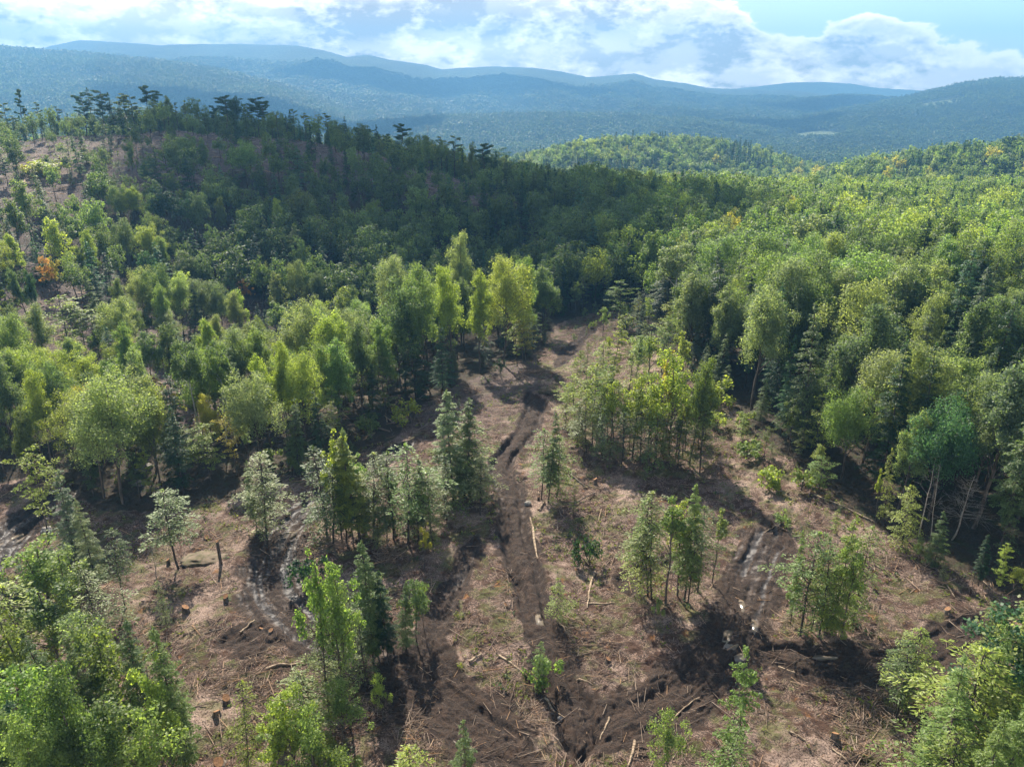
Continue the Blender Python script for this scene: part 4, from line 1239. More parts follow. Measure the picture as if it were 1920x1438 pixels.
cand = []
sp = 4.9
for yy in np.arange(56, 430, sp):
    xm = 0.80 * yy + 30
    for xx in np.arange(-xm, xm, sp):
        x, y = xx + random.uniform(-.42, .42) * sp, yy + random.uniform(-.42, .42) * sp
        cand.append((x, y))
cand = np.array(cand)
inb = inpoly(cand[:, 0], cand[:, 1], BELT_POLY)
inr = inpoly(cand[:, 0], cand[:, 1], RIGHT_POLY)
hill = inpoly(cand[:, 0], cand[:, 1], HILL)
gully = (~inb) & (~inr) & (~hill) & (cand[:, 0] < -20) & (cand[:, 1] > 105) & (cand[:, 1] < 420) & ~inpoly(cand[:, 0], cand[:, 1], CLEAR)
zone = np.where(inb, 1, np.where(inr, 2, np.where(hill, 3, np.where(gully, 4, 0))))
con_noise = fbm(cand[:, 0] / 40 + 7, cand[:, 1] / 40, 3)
trees = []
for (x, y), zn, cn in zip(cand, zone, con_noise):
    if zn == 0 or (zn == 3 and random.random() > .27) or (zn == 4 and random.random() > ((.40 if x > -55 else .50) if y < 205 else .88)) or (zn < 3 and random.random() > (.93 if y > 125 else .98)):
        continue
    if near_occ(x, y, {1: 3.3, 2: 3.4 if y > 125 else 2.7, 3: 4.6, 4: 4.2}[zn]):
        continue
    put_occ(x, y, 3.2)
    u = x / y
    dark = zn == 2 and u < .08 and 175 < y < 420
    pcon = .45 if dark else (.12 if zn == 1 else (.20 + .25 * max(0, cn) * 2 if zn == 2 else .35))
    if zn == 2 and y < 125 and u > .3:
        pcon = .55 if u > .22 else .35
    con = random.random() < pcon
    H = random.uniform(11, 18.5) if zn == 1 else random.uniform(14, 22.5) if zn == 2 else random.uniform(6, 15) if zn == 3 else random.uniform(9, 17)
    if dark:
        H = random.uniform(13, 18)
    trees.append([x, y, H, con, zn])
# the foot of each crown edge gets lower understorey trees, so the forest wall is closed
for edge, zn in ((right_edge, 2), (belt_front, 1)):
    for a, b in zip(edge[:-1], edge[1:]):
        a, b = np.array(a), np.array(b)
        L = np.linalg.norm(b - a)
        nrm_ = np.array([-(b - a)[1], (b - a)[0]]) / L
        for k in range(int(L / 1.3)):
            p = a + (b - a) * random.random() + nrm_ * random.uniform(-1.5, 4.5) * (1 if zn == 1 else -1)
            if near_occ(p[0], p[1], 1.6) or p[1] < 50:
                continue
            put_occ(p[0], p[1], 1.5)
            trees.append([p[0], p[1], random.uniform(5, 11), random.random() < .45, zn + 10])

vis = []
rest = []
for t in trees:
    x, y, H, con, zn = t
    z = float(z_smooth(x, y))
    px, py, d = project(x, y, z + H * .8)
    if -60 < px < 1980 and -20 < py < 1560:
        vis.append((H / d, t))
    else:
        rest.append(t)
vis.sort(key=lambda q: -q[0])
n_kind = {'b': 0, 'c': 0}
LIM = {'b': 212, 'c': 190}
for q, t in vis:
    x, y, H, con, zn = t
    k = 'c' if con else 'b'
    if zn in (1, 2, 3, 4) and n_kind[k] >= LIM[k] and not (zn in (3, 4) and n_kind[k] < LIM[k] + 45):
        rest.append(t)
        continue
    n_kind[k] += 1
    tn = tint_for(x, y, con)
    base_zone = zn % 10
    where = {1: W_BELT, 2: 'in the forest east of the clearing' if x > 0.12 * y else 'on the shaded slope', 3: W_SLOPE, 4: 'on the logged hillside'}[base_zone]
    grp = {1: G_BELT, 2: G_RIGHT, 3: G_SLOPE, 4: G_SLOPE}[base_zone]
    near = y < 175
    if zn > 10:
        kind = random.choice(['hemlock_near', 'sapling']) if con else random.choice(['small_broad', 'layered', 'layered', 'sparse_broad'])
        where = 'at the forest edge'
        if not con:
            tn = random.choice(['yellow-green', 'bright green', 'mid green', 'pale green', 'olive'] + (['golden'] if random.random() < .06 else []))
        else:
            tn = random.choice(['dark green', 'mid green', 'grey-green'])
    elif zn == 3:
        kind = random.choice(['pine_thin', 'sapling', 'sparse_broad', 'sapling', 'hemlock_mid'])
        tn = random.choice(['olive', 'mid green', 'grey-green', 'dark green', 'pale green'])
    elif con:
        kind = 'hemlock_near' if near else 'hemlock_mid'
        if zn == 2 and y < 125 and random.random() < .5:
            tn = random.choice(['grey-green', 'mid green', 'dark green'])
    else:
        kind = 'broad_near' if near else 'broad_mid'
        if near and random.random() < .05:
            kind = 'birch_near'
    w = random.uniform(.85, 1.15)
    w *= .97 if zn == 1 else (1.12 if y > 130 else .80 if con else .95) if zn == 2 else 1
    tree(kind, x, y, H, tn, None, where, grp, widen=w, jitter=.32 if (zn in (2, 3, 4) and x < .10 * y) else .16)

# ------------------------------------------------------------------ the wood beyond: one mass, one object
far_pts = []
for t in rest:
    x, y, H, con, zn = t
    far_pts.append((x, y, H, con))


def scatter(y0, y1, cell, keep, hmin, hmax):
    out = []
    yy = y0
    while yy < y1:
        xm = 0.74 * yy + 25
        n = int(2 * xm / cell)
        xs = -xm + (np.arange(n) + rng.random(n)) * cell
        ys = yy + rng.random(n) * cell
        out.append(np.stack([xs, ys], 1))
        yy += cell
    p = np.concatenate(out)
    p = p[rng.random(len(p)) < keep]
    return p, rng.uniform(hmin, hmax, len(p))


FP = [np.array([(a, b) for a, b, _, _ in far_pts])]
FH = [np.array([h for _, _, h, _ in far_pts])]
FC = [np.array([c for _, _, _, c in far_pts])]
for y0, y1, cell, keep in ((430, 900, 6.2, .95), (900, 1700, 7.6, .95), (1700, 3300, 11.0, .92), (3300, 4700, 17.0, .9)):
    p, h = scatter(y0, y1, cell, keep, 14, 21)
    md = np.ones(len(p), bool)
    for mx_, my_, rx_, ry_ in MEADOW:
        md &= np.hypot((p[:, 0] - mx_) / rx_, (p[:, 1] - my_) / ry_) > 1.0
    md &= ~inpoly(p[:, 0], p[:, 1], HILL)
    p, h = p[md], h[md]
    FP.append(p)
    FH.append(h * rng.uniform(.75, 1.12, len(h)) * (cell / 7.0) ** .35)
    cn = fbm(p[:, 0] / 90 + 3, p[:, 1] / 90, 3)
    FC.append(rng.random(len(p)) < np.clip(.30 + cn * 1.3, .06, .92))
FP, FH, FC = np.concatenate(FP), np.concatenate(FH), np.concatenate(FC)
FZ = z_smooth(FP[:, 0], FP[:, 1]) - 0.3
tn1 = fbm(FP[:, 0] / 60 + 11, FP[:, 1] / 60, 3)
r1 = rng.random(len(FP))
cols = np.zeros((len(FP), 3))
names = ['yellow-green', 'bright green', 'mid green', 'olive', 'pale green', 'golden']
pick = np.select([r1 + tn1 * .5 > .88, r1 + tn1 * .5 > .50, r1 + tn1 * .4 > .15, r1 > .12, r1 > .02], [0, 1, 2, 3, 4], 5)
tab = np.array([TINT[n] for n in names])
cols = tab[pick]
ctab = np.array([TINT['dark green'], TINT['blue-green'], TINT['mid green']])
cols = np.where(FC[:, None], ctab[rng.integers(0, 3, len(FP)) * (rng.random(len(FP)) < .45)], cols)
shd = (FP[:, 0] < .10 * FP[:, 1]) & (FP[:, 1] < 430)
cols = np.where(shd[:, None] & ~FC[:, None], np.array(TINT['mid green'])[None] * rng.uniform(.7, 1.2, (len(FP), 1)), cols)  # wood on the shaded slope toned down, shade put into the tint
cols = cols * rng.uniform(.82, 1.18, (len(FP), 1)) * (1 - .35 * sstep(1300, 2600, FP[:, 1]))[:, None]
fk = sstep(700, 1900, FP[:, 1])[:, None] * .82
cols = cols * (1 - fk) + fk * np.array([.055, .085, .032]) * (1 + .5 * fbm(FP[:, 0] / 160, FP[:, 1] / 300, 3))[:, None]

lod = [build_broadleaf(1000 + i, H=20, R=r, base=.28, nclump=34, per=26, leaf=.95, irregular=.35, limbs=0, sides=3, mat=M_LEAF_I) for i, r in enumerate((4.6, 5.2, 4.0))]
lodc = [build_hemlock(1010 + i, H=20, R=r, base=.08, perw=5, per=9, L=1.5, Wd=.7, whorls=22, branch_tubes=False, sides=3, mat=M_LEAF_I) for i, r in enumerate((3.6, 3.0))]
lod2 = [build_broadleaf(1020 + i, H=20, R=5.0, base=.25, nclump=14, per=12, leaf=2.2, irregular=.35, limbs=0, sides=3, mat=M_LEAF_I) for i in range(2)]
lodc2 = [build_hemlock(1030, H=20, R=3.6, base=.08, perw=4, per=5, L=2.6, Wd=1.5, whorls=9, branch_tubes=False, sides=3, mat=M_LEAF_I)]
mid_b = [build_broadleaf(1040 + i, H=20, R=r, base=.28, nclump=52, per=75, leaf=.52, irregular=.35, limbs=5, sides=4, mat=M_LEAF_I) for i, r in enumerate((4.6, 5.2, 4.0))]
mid_c = [build_hemlock(1050 + i, H=20, R=r, base=.08, perw=6, per=30, L=.9, Wd=.36, branch_tubes=False, sides=4, mat=M_LEAF_I) for i, r in enumerate((3.6, 3.1))]
PC = bpy.data.collections.new("forest_kinds")       # not linked to the scene: only a stock of shapes for the one forest object
order = mid_b + mid_c + lod + lodc + lod2 + lodc2
for i, pair in enumerate(order):
    me = pair[0]
    # fold trunk and crown of a far tree into one mesh
    tm = pair[1]
    o = bpy.data.objects.new(f"tree_shape_{i:02d}", me)
    if i < 10:
        va = np.zeros(len(me.vertices) * 3, np.float32)
        me.vertices.foreach_get('co', va)
        vb = np.zeros(len(tm.vertices) * 3, np.float32)
        tm.vertices.foreach_get('co', vb)
        fa = np.zeros(len(me.loops), np.int32)
        me.loops.foreach_get('vertex_index', fa)
        fb = np.zeros(len(tm.loops), np.int32)
        tm.loops.foreach_get('vertex_index', fb)
        m2 = mesh_from('far_tree', np.concatenate([va, vb]).reshape(-1, 3), np.concatenate([fa, fb + len(me.vertices)]).reshape(-1, 4), M_LEAF_I)
        m2.materials.append(M_BARK_D)
        mi = np.zeros(len(m2.polygons), np.int32)
        mi[len(me.polygons):] = 1
        m2.polygons.foreach_set('material_index', mi)
        o.data = m2
    PC.objects.link(o)
D = FP[:, 1]
rr = rng.random(len(FP))
kid = np.where(D < 520, np.where(FC, 3 + (rr * 2).astype(int), (rr * 3).astype(int)), np.where(D < 1500, np.where(FC, 8 + (rr * 2).astype(int), 5 + (rr * 3).astype(int)), np.where(FC, 12, 10 + (rr * 2).astype(int))))
fme = bpy.data.meshes.new('forest')
fme.vertices.add(len(FP))
fme.vertices.foreach_set('co', np.stack([FP[:, 0], FP[:, 1], FZ], 1).astype(np.float32).ravel())
a = fme.attributes.new('kid', 'INT', 'POINT')
a.data.foreach_set('value', kid.astype(np.int32))
a = fme.attributes.new('rz', 'FLOAT', 'POINT')
a.data.foreach_set('value', (rng.random(len(FP)) * 6.28).astype(np.float32))
wide = np.where(D > 3300, 2.1, np.where(D > 1700, 1.35, 1.0))
a = fme.attributes.new('scl', 'FLOAT_VECTOR', 'POINT')
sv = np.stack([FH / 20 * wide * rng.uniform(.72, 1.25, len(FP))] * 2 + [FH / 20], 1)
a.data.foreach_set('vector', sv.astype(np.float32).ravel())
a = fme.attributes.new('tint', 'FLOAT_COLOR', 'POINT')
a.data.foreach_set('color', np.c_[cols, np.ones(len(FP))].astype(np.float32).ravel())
fo = link('forest', fme, kind='stuff', label='dense mixed wood rolling away behind the hill and down the valley')
ng = bpy.data.node_groups.new('forest_scatter', 'GeometryNodeTree')
ng.interface.new_socket('Geometry', in_out='INPUT', socket_type='NodeSocketGeometry')
ng.interface.new_socket('Geometry', in_out='OUTPUT', socket_type='NodeSocketGeometry')
nd = ng.nodes
gi, go = nd.new('NodeGroupInput'), nd.new('NodeGroupOutput')
ci = nd.new('GeometryNodeCollectionInfo')
ci.inputs['Collection'].default_value = PC
ci.inputs['Separate Children'].default_value = True
ci.inputs['Reset Children'].default_value = True
iop = nd.new('GeometryNodeInstanceOnPoints')
iop.inputs['Pick Instance'].default_value = True


def named(n, t):
    x = nd.new('GeometryNodeInputNamedAttribute')
    x.data_type = t
    x.inputs['Name'].default_value = n
    return x.outputs['Attribute']


cxyz = nd.new('ShaderNodeCombineXYZ')
ng.links.new(named('rz', 'FLOAT'), cxyz.inputs[2])
ng.links.new(gi.outputs[0], iop.inputs['Points'])
ng.links.new(ci.outputs[0], iop.inputs['Instance'])
ng.links.new(named('kid', 'INT'), iop.inputs['Instance Index'])
ng.links.new(cxyz.outputs[0], iop.inputs['Rotation'])
ng.links.new(named('scl', 'FLOAT_VECTOR'), iop.inputs['Scale'])
ng.links.new(iop.outputs[0], go.inputs[0])
md_ = fo.modifiers.new('scatter', 'NODES')
md_.node_group = ng
print('forest points', len(FP), 'individual', n_kind, 'objects', len(bpy.data.objects))

# ================================================================== the floor of the clearing
# slash: twigs and broken branches nobody could count
S = MB()
NS = 62000
pxs = rng.uniform(-60, 1980, NS * 2)
pys = rng.uniform(600, 1600, NS * 2)
sx, sy = [], []
dxr, dyr, dzr = (pxs - CX) / F_PX, math.cos(PITCH) + (CY - pys) / F_PX * math.sin(PITCH), -math.sin(PITCH) + (CY - pys) / F_PX * math.cos(PITCH)
tt = -CAM_Z / dzr
sx, sy = dxr * tt, dyr * tt
k = inpoly(sx, sy, CLEAR) & (sy < 215) & (sy > 34)
sx, sy = sx[k][:NS], sy[k][:NS]
dzz, mm_, _w = track_fields(sx, sy)
dens = fbm(sx / 4 + 31, sy / 4, 3)
k = (mm_ < .3) | (rng.random(len(sx)) < .12)
k &= rng.random(len(sx)) < np.clip(.30 + dens * 3.0, .05, 1)
sx, sy = sx[k], sy[k]
# hilltop slash, coarser
hx, hy = rng.uniform(-330, 0, 16000), rng.uniform(165, 400, 16000)
k = inpoly(hx, hy, HILL)
hx, hy = hx[k], hy[k]
bx_, by_ = rng.uniform(-110, -15, 2500), rng.uniform(112, 205, 2500)
X = np.concatenate([sx, hx, bx_])
Y = np.concatenate([sy, hy, by_])
isf = np.arange(len(X)) >= len(sx)
n = len(X)
L = np.minimum(np.exp(rng.normal(-0.35, .6, n)), 3.0) * np.where(isf, 1.9, 1.0)
hp = []
for _ in range(95):
    q_ = (rng.uniform(-60, 75), rng.uniform(44, 150)) if _ < 70 else (rng.uniform(-150, -15), rng.uniform(200, 320))
    if inpoly(np.array([q_[0]]), np.array([q_[1]]), CLEAR if _ < 70 else HILL)[0] and track_fields(np.array([q_[0]]), np.array([q_[1]]))[1][0] < .2:
        m_ = rng.integers(60, 130)
        a0 = rng.random() * 3.1
        lx_, ly_ = rng.normal(0, rng.uniform(.8, 2.2), m_), rng.normal(0, rng.uniform(.4, .9), m_)
        hp.append(np.stack([q_[0] + lx_ * math.cos(a0) - ly_ * math.sin(a0), q_[1] + lx_ * math.sin(a0) + ly_ * math.cos(a0), np.abs(rng.normal(0, .28, m_))], 1))
hp = np.concatenate(hp)
heap = np.concatenate([np.zeros(n), hp[:, 2]])
X, Y = np.concatenate([X, hp[:, 0]]), np.concatenate([Y, hp[:, 1]])
isf = np.concatenate([isf, hp[:, 1] > 160])
L = np.concatenate([L, np.minimum(np.exp(rng.normal(.0, .5, len(hp))), 2.3)])
n = len(X)
dirn = fbm(X / 7, Y / 7, 2) * 4
an = dirn + rng.normal(0, .9, n)
wd = (0.012 + 0.018 * rng.random(n) ** 2 + 0.011 * L) * np.where(isf, 2.3, 1.0)
ca, sa = np.cos(an), np.sin(an)
z0 = z_ground(X - ca * L / 2, Y - sa * L / 2) + rng.uniform(0.0, .12, n) + heap * rng.random(n)
z1 = z_ground(X + ca * L / 2, Y + sa * L / 2) + rng.uniform(0.0, .22, n) * (1 + np.minimum(L, 1.2) * (rng.random(n) < .3)) + np.minimum(heap, L * .3)
A = np.stack([X - ca * L / 2, Y - sa * L / 2, z0], 1)
B = np.stack([X + ca * L / 2, Y + sa * L / 2, z1], 1)
side = np.stack([-sa, ca, np.zeros(n)], 1) * wd[:, None]
up = np.array([0, 0, 1.0]) * wd[:, None] * 1.5
V = np.stack([A - side, A + side, A + up, B - side * .5, B + side * .5, B + up * .5], 1).reshape(-1, 3)
q = np.arange(n)[:, None] * 6
Fq = np.concatenate([q + np.array([[0, 1, 4, 3]]), q + np.array([[1, 2, 5, 4]]), q + np.array([[2, 0, 3, 5]])])
link('slash_debris', mesh_from('slash_debris', V, Fq, M_TWIG), kind='stuff', label='thin grey twigs and broken branches littering the cutover ground')

# low green growth in the clearing and on the hill, and under the trees
def plants(name, X, Y, size, tints, label, nleaf=9, spread=.45, hmax=.6):
    n = len(X)
    Z = z_ground(X, Y)
    s = size * rng.uniform(.6, 1.5, n)
    c = np.repeat(np.stack([X, Y, Z], 1), nleaf, 0)
    s = np.repeat(s, nleaf)
    m = len(c)
    off = rnd_dir(rng, m)
    c = c + off * (spread * s)[:, None] * np.array([1, 1, 0])
    c[:, 2] += rng.random(m) * hmax * s
    v, f = cards(c, rnd_dir(rng, m) + np.array([0, 0, 1.2]), rnd_dir(rng, m), s * .42 * rng.uniform(.6, 1.3, m), s * .26)
    me = mesh_from(name, v, f, mat_leaf(name + '_leaves', source='fixed', base=tints, lo=.5, hi=1.5))
    link(name, me, kind='stuff', label=label)


N0 = 60000
ux, uy = rng.uniform(-95, 120, N0), rng.uniform(36, 215, N0)
f1 = fbm(ux / 6 + 90, uy / 6, 4)
k = inpoly(ux, uy, CLEAR) & (np.abs(ux) < .74 * uy + 6)
kk = k & (rng.random(N0) < np.clip((f1 + .04) * 1.7, .05, .7))
_d, mu, _w = track_fields(ux, uy)
kk &= (mu < .3)
plants('undergrowth', ux[kk], uy[kk], .55, (.13, .155, .035), 'low yellowish green weeds and seedlings between the tracks')
f2 = fbm(ux / 5 + 190, uy / 5, 3)
kk = k & (rng.random(N0) < np.clip((f2 - .25) * 1.0, .004, .35)) & (mu < .3)
plants('cut_foliage', ux[kk], uy[kk], .6, (.05, .085, .035), 'dark green conifer brush left lying on the clearing')
N1 = 15000
ex, ey = rng.uniform(-380, 140, N1), rng.uniform(100, 420, N1)
kk = (inpoly(ex, ey, HILL) & (rng.random(N1) < .35)) | ((ex < -15) & (ey < 215) & (rng.random(N1) < .30))
kk &= fbm(ex / 20, ey / 20, 3) > -.05
plants('hillside_brush', ex[kk], ey[kk], 1.5, (.085, .105, .035), 'patches of low green brush on the logged hillside', nleaf=10)

# ------------------------------------------------------------------ puddles
for px, py, rx, ry, rot, lab in (
        (1415, 1170, .42, 2.0, .05, 'long narrow pale puddle in the wheel rut beside the young stand'), (1368, 1200, .75, 1.5, -.5, 'grey puddle in the left wheel rut where the tracks fork'),
        (1400, 1228, .9, .9, .3, 'rounded muddy puddle just below the long narrow one'), (1560, 1222, 1.7, .42, .05, 'dark pool crossing the track under the young stand'),
        (1392, 1130, .3, 1.6, -.1, 'thin strip of water in the rut up the right-hand track'), (1012, 1165, .3, 1.5, .15, 'pale wet strip in the main track rut'),
        (52, 1000, .35, 2.2, -.35, 'shining strip of water in the left-hand rut at the west edge'), (15, 1015, .4, 1.8, -.35, 'bluish puddle nearest the west edge of the clearing'),
        (585, 950, .7, 1.3, -.6, 'glinting puddle at the top of the curved west track'), (545, 1000, .5, 1.2, -.4, 'silvery puddle part way down the curved west track')):
    x, y, z = ghit(px, py)
    g = np.random.default_rng(int(px))
    k = 26
    a_ = np.linspace(0, 2 * np.pi, k, endpoint=False)
    r_ = 1 + .22 * np.sin(a_ * 2 + g.random() * 6) + .16 * np.sin(a_ * 3 + g.random() * 6) + .08 * g.normal(size=k)
    lx, ly = np.cos(a_) * rx * r_, np.sin(a_) * ry * r_
    cx_, sx_ = math.cos(rot), math.sin(rot)
    vx, vy = x + lx * cx_ - ly * sx_, y + lx * sx_ + ly * cx_
    zz_ = z_ground(np.append(vx, x), np.append(vy, y))
    zl = float(np.percentile(z_ground(x + (vx - x) * .5, y + (vy - y) * .5), 45)) + .02
    V = np.r_[np.c_[vx - x, vy - y, np.zeros(k)], np.c_[vx - x, vy - y, np.full(k, -.35)], [[0, 0, 0]]]
    T_ = [(2 * k, i, (i + 1) % k) for i in range(k)]
    Q_ = [(i, k + i, k + (i + 1) % k, (i + 1) % k) for i in range(k)]
    o = link('puddle', mesh_from('puddle', V, Q_, M_WATER, False, T_), label=lab, category='puddle', group='puddles in the wheel ruts')
    o.location = (x, y, zl)


# ------------------------------------------------------------------ stumps, logs, rocks
def stump(px, py, r, h, lab, lean=0.0):
    x, y, z = ghit(px, py)
    g = np.random.default_rng(int(px * 7 + py))
    root = link('tree_stump', None, label=lab, category='stump', group='cut stumps in the clearing')
    root.location = (x, y, gz(x, y) - .1)
    root.rotation_euler = (lean, g.normal() * .05, g.random() * 6)
    k = 14
    a_ = np.linspace(0, 2 * np.pi, k, endpoint=False)
    r *= .82
    fl = 1 + .26 * np.sin(a_ * 4 + g.random() * 6) + .1 * g.normal(size=k)
    rows = [(0, 1.55, 1.0), (.10, 1.2, .7), (.35, 1.02, .3), (h, .95, .15)]
    V, Q = [], []
    for hh, s, w in rows:
        for j in range(k):
            q = r * s * (1 + (fl[j] - 1) * w)
            V.append((math.cos(a_[j]) * q, math.sin(a_[j]) * q, min(hh, h) + ((.16 * r / .3) * math.sin(a_[j]) + .03 * fl[j] if hh == h else 0)))
    for i in range(3):
        for j in range(k):
            Q.append((i * k + j, i * k + (j + 1) % k, (i + 1) * k + (j + 1) % k, (i + 1) * k + j))
    link('bark', mesh_from('stump_bark', V, Q, M_BARK, True), root)
    r = r
    top = [(v[0] * .97, v[1] * .97, v[2] + .012) for v in V[-k:]] + [(0, 0, h + .012)]
    link('cut_face', mesh_from('cut_face', top, None, M_CUT, False, [(k, i, (i + 1) % k) for i in range(k)]), root)


for a_ in ((1116, 905, .34, .8, 'orange-topped stump casting a shadow east of the main track'), (388, 1012, .40, .35, 'broad low orange stump above the mossy boulder'), (415, 1062, .22, 3.2, 'tall cut pole stump standing beside the mossy boulder'),
           (424, 1128, .35, .8, 'fresh orange stump below the tall cut pole'), (350, 1152, .45, .8, 'dark decayed stump in front of the west cluster'), (316, 1058, .26, .9, 'small stump at the near end of the mossy boulder'),
           (490, 1178, .26, .3, 'low stump by the bend of the west track'), (508, 1184, .3, .25, 'low broken stump beside the bend of the west track'), (426, 1322, .42, .7, 'large orange stump among the low weeds at the bottom'),
           (408, 1348, .34, .5, 'orange stump just below the largest one'), (1566, 1382, .36, .7, 'round bright stump alone on the litter at the bottom right'), (1010, 935, .2, .6, 'small stump beside the grey rock'),
           (465, 1410, .4, .6, 'shaded stump at the lower edge of the photo'), (412, 1436, .5, .5, 'wide pale stump at the very bottom edge'), (1480, 1100, .25, .5, 'small stump at the foot of the stand by the puddles'),
           (1640, 1108, .28, .5, 'split orange stump right of the stand by the puddles'), (1775, 1148, .35, .5, 'bright broken stump near the east end of the rutted track'), (1522, 925, .3, .5, 'stump at the butt end of the long pale log'),
           (925, 945, .28, .4, 'reddish stump on the left edge of the main rut'), (948, 1140, .25, .4, 'small reddish stump between the main ruts and the gully'), (1140, 1240, .3, .5, 'dark round stump below the crossed logs'),
           (560, 1268, .25, .4, 'small mossy stump beyond the pale lying pole')):
    stump(*a_)


def log(px0, py0, px1, py1, r, lab, pale=True):
    x0, y0, _ = ghit(px0, py0)
    x1, y1, _ = ghit(px1, py1)
    z0, z1 = gz(x0, y0) + r * .8, gz(x1, y1) + r * .7
    g = np.random.default_rng(int(px0 + py0 * 3))
    n = 9
    t = np.linspace(0, 1, n)
    o0 = np.array([x0, y0, z0])
    d = np.array([x1, y1, z1]) - o0
    Ln = np.linalg.norm(d)
    side = np.array([-d[1], d[0], 0]) / Ln
    pts = t[:, None] * d + side * (np.sin(t * 3.1 + g.random()) * g.normal() * .02 * Ln + g.normal(size=n) * .03)[:, None]
    for i in range(1, n - 1):                                   # rest on the ground where it rises
        gg = gz(o0[0] + pts[i, 0], o0[1] + pts[i, 1]) + r * .4
        pts[i, 2] = max(pts[i, 2], gg - z0)
    rad = r * (1 - .5 * t) * (1 + .08 * g.normal(size=n))
    root = link('fallen_log', None, label=lab, category='log', group='logs left on the clearing')
    root.location = o0
    m = MB()
    m.tube(pts, rad, 8)
    for _ in range(int(Ln * .8)):                               # broken branch stubs
        i = g.integers(1, n - 1)
        dd = rnd_dir(g, 1)[0]
        dd[2] = abs(dd[2])
        m.tube([pts[i], pts[i] + dd * (r + g.uniform(.1, .5))], [.03, .012], 3)
    link('bark', m.mesh('log_bark', M_LOG if pale else M_BARK, True), root)
    for e, nb in ((0, 1), (n - 1, n - 2)):
        ax = pts[e] - pts[nb]
        ax /= np.linalg.norm(ax)
        u = np.cross(ax, [0, 0, 1.0])
        u /= np.linalg.norm(u)
        v = np.cross(ax, u)
        k = 10
        a_ = np.linspace(0, 2 * np.pi, k, endpoint=False)
        c = pts[e] + ax * .01
        V = [c + (u * math.cos(q) + v * math.sin(q)) * rad[e] * .97 for q in a_] + [c + ax * .01]
        link('cut_face', mesh_from('log_end', V, None, M_CUT, False, [(k, i, (i + 1) % k) for i in range(k)]), root)


for a_ in ((1520, 924, 1642, 978, .17, 'longest pale log lying along the right forest edge'), (1546, 938, 1560, 950, .10, 'short pale piece beside the long log'), (1000, 990, 1008, 1050, .18, 'pale log along the right side of the main ruts'),
           (995, 972, 999, 990, .12, 'short pale log above the one along the main ruts'), (1118, 1072, 1098, 1142, .15, 'forked reddish log leaning down between the stands'), (1104, 1132, 1152, 1131, .10, 'thin pale pole crossing below the forked log'),
           (936, 1226, 1022, 1286, .11, 'long thin pole left of the central track'), (1022, 1298, 1040, 1330, .13, 'short pale log at the edge of the orange soil'), (500, 1258, 572, 1238, .15, 'pale lying pole left of the tall bright tree'),
           (450, 1186, 478, 1164, .12, 'short dark log above the striped litter'), (1190, 1388, 1176, 1445, .14, 'pale log at the bottom right of the centre track'), (1042, 1164, 1062, 1192, .10, 'thin pale log beside the small pale sapling'),
           (1082, 1272, 1112, 1284, .10, 'short brown log east of the central track'), (1143, 1340, 1126, 1378, .10, 'mid-sized bare pole near the bottom centre'), (1260, 1345, 1312, 1303, .09, 'thin dark pole behind the bottom foreground bush'),
           (880, 1240, 903, 1226, .14, 'short cut log above the orange soil patch'), (1010, 955, 1022, 940, .14, 'pale forked log right of the grey rock'), (1460, 1245, 1490, 1262, .08, 'thin stick across the rutted right-hand track'),
           (1075, 945, 1115, 925, .10, 'thin log leading to the shadow-casting stump', False), (1068, 885, 1100, 912, .13, 'brown log lying uphill of the shadow-casting stump', False), (1755, 1065, 1790, 1120, .10, 'pole on the slash at the right edge'),
           (1560, 1400, 1600, 1432, .08, 'thin pole right of the lone bright stump'), (1480, 1372, 1510, 1388, .10, 'short pole left of the lone bright stump'), (1455, 985, 1432, 1000, .08, 'short stick at the top of the right-hand track'),
           (385, 1190, 440, 1172, .09, 'dark pole across the striped litter', False), (680, 1330, 645, 1365, .08, 'thin pale pole under the tall bright tree'), (1330, 1010, 1352, 1035, .08, 'small stick east of the middle stand'),
           (842, 795, 862, 812, .09, 'short pale log beside the slender pair of saplings'), (1640, 1060, 1665, 1078, .08, 'short stick below the forest edge'), (850, 1392, 880, 1432, .09, 'dark thin log beside the bottom conifer top', False),
           (1385, 1300, 1425, 1290, .07, 'thin grey stick on the bare mud'), (560, 1355, 600, 1390, .07, 'thin grey stick among the bottom bushes'), (1215, 985, 1180, 1000, .08, 'short brown stick uphill of the middle stand', False)):
    log(*a_)


def rock(px, py, rx, ry, rz, lab, mat, name='boulder', rot=0.0):
    x, y, z = ghit(px, py)
    g = np.random.default_rng(int(px))
    n, m = 34, 18
    V = []
    for i in range(m):
        f = math.pi * i / (m - 1)
        for j in range(n):
            q = 2 * math.pi * j / n
            d = np.array([math.sin(f) * math.cos(q), math.sin(f) * math.sin(q), math.cos(f)])
            s = 1 + .5 * float(fbm(np.array([d[0] * 2.6 + px + d[2]]), np.array([d[1] * 2.6 + d[2] * 2.1]), 4, .65)[0])
            d = np.sign(d) * np.abs(d) ** .8
            V.append((d[0] * rx * s, d[1] * ry * s, d[2] * rz * s))
    Q = [(i * n + j, i * n + (j + 1) % n, (i + 1) * n + (j + 1) % n, (i + 1) * n + j) for i in range(m - 1) for j in range(n)]
    o = link(name, mesh_from(name, V, Q, mat, True), label=lab, category='rock')
    o.location = (x, y, gz(x, y) + rz * .15)
    o.rotation_euler = (0, 0, rot)


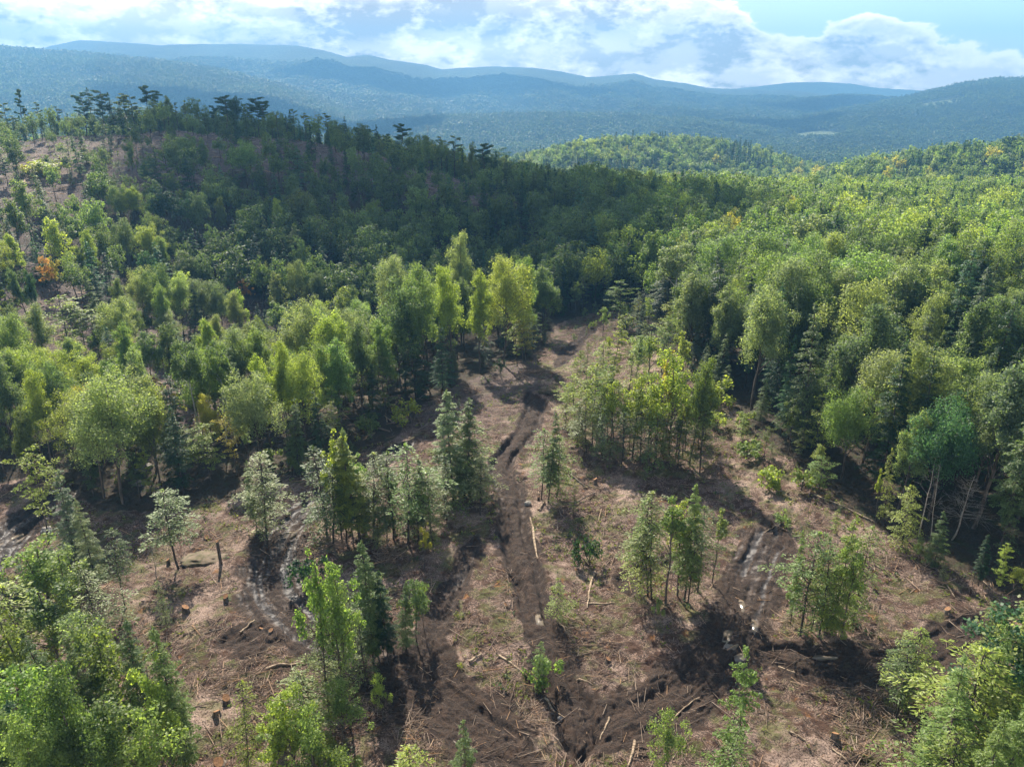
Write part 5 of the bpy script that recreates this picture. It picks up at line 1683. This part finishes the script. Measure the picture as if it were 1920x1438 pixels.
rock(1028, 735, 1.7, 1.2, .8, 'flat brown boulder at the top bend of the main track', M_MOSSROCK)
rock(990, 943, .42, .38, .42, 'small pale grey rock on the right lip of the main rut', M_ROCK)
rock(385, 1050, 2.7, 1.5, .34, 'long low mossy boulder at the west side of the clearing', M_MOSSROCK, rot=.05)
rock(88, 997, .75, .6, .6, 'dark round rock beside the wet west ruts', M_ROCK)
rock(1050, 1335, .3, .25, .2, 'small brown stone by the end of the central ruts', M_ROCK)
rock(845, 868, .5, .4, .3, 'pale stone left of the main track bend', M_ROCK)
rock(272, 880, 1.3, .9, .8, 'pale granite outcrop showing under the belt trees', M_ROCK)
rock(262, 905, .9, .7, .5, 'smaller pale outcrop just below the one under the belt trees', M_ROCK)
rock(218, 432, 2.4, 2.0, 1.2, 'pale rock ledge below the bright hillside maples', M_ROCK)
rock(262, 257, 1.8, 1.2, .8, 'white rock showing between the trees of the bare hill crest', M_ROCK)


# ================================================================== clouds overhead, whose shadows lie on the hill and the wood
def mat_cloud():
    m, N = new_mat('cloud_vapour')
    b = N.n('ShaderNodeBsdfDiffuse')
    b.inputs[0].default_value = (.9, .9, .92, 1)
    o = N.n('ShaderNodeOutputMaterial')
    N.l(b.outputs[0], o.inputs[0])
    return m


M_CLOUD = mat_cloud()


def cloud(cx, cy, rx, ry, rot=0., alt=2600.):
    """a cumulus standing towards the sun from the ground spot (cx, cy) that it shades"""
    g = np.random.default_rng(int(abs(cx) * 3 + cy))
    t = alt / SUN_DIR.z
    ox, oy = cx + SUN_DIR.x * t, cy + SUN_DIR.y * t
    n, m = 64, 26
    V = []
    for i in range(m):
        f = math.pi * i / (m - 1)
        for j in range(n):
            q = 2 * math.pi * j / n
            d = (math.sin(f) * math.cos(q), math.sin(f) * math.sin(q), math.cos(f))
            V.append(d)
    V = np.array(V)
    s = 1 + .42 * fbm(V[:, 0] * 2.2 + cx, V[:, 1] * 2.2 + V[:, 2] * 1.5 + cy, 5, .6)
    V = V * s[:, None]
    V[:, 2] = np.where(V[:, 2] < 0, V[:, 2] * .25, V[:, 2] * .8)
    c, sn = math.cos(rot), math.sin(rot)
    X_, Y_ = V[:, 0] * rx, V[:, 1] * ry
    V = np.stack([X_ * c - Y_ * sn, X_ * sn + Y_ * c, V[:, 2] * min(rx, ry) * .5], 1)
    Q = [(i * n + j, i * n + (j + 1) % n, (i + 1) * n + (j + 1) % n, (i + 1) * n + j) for i in range(m - 1) for j in range(n)]
    o = link('cloud', mesh_from('cloud', V, Q, M_CLOUD, True), kind='structure')
    o.location = (ox, oy, alt)


cloud(-16, 264, 104, 72, .10)
cloud(-105, 350, 92, 52, .15)
cloud(-700, 2500, 520, 210, .1)
cloud(650, 3000, 600, 260, -.1)
cloud(-300, 4300, 800, 330, .1)
cloud(1900, 3900, 700, 300, 0)
cloud(-2300, 3500, 800, 300, .2)
cloud(500, 1500, 230, 90, .1)


# ================================================================== haze
hz = link('haze', None, kind='stuff', label='pale blue haze filling the valley')
bpy.data.objects.remove(hz)
m, N = new_mat('haze_air')
pv = N.n('ShaderNodeVolumePrincipled')
pv.inputs['Color'].default_value = (0.150, 0.375, 0.68, 1)
pv.inputs['Density'].default_value = 0.00023
pv.inputs['Anisotropy'].default_value = 0.25
o = N.n('ShaderNodeOutputMaterial')
N.l(pv.outputs[0], o.inputs['Volume'])
hx0, hx1, hy0, hy1, hz0, hz1 = -7600, 7600, -150, 7750, -160, 640
V = [(a, b, c) for a in (hx0, hx1) for b in (hy0, hy1) for c in (hz0, hz1)]
Q = [(0, 1, 3, 2), (4, 6, 7, 5), (0, 4, 5, 1), (2, 3, 7, 6), (0, 2, 6, 4), (1, 5, 7, 3)]
hz = link('haze', mesh_from('haze', V, Q, m), kind='stuff', label='pale blue haze filling the valley')
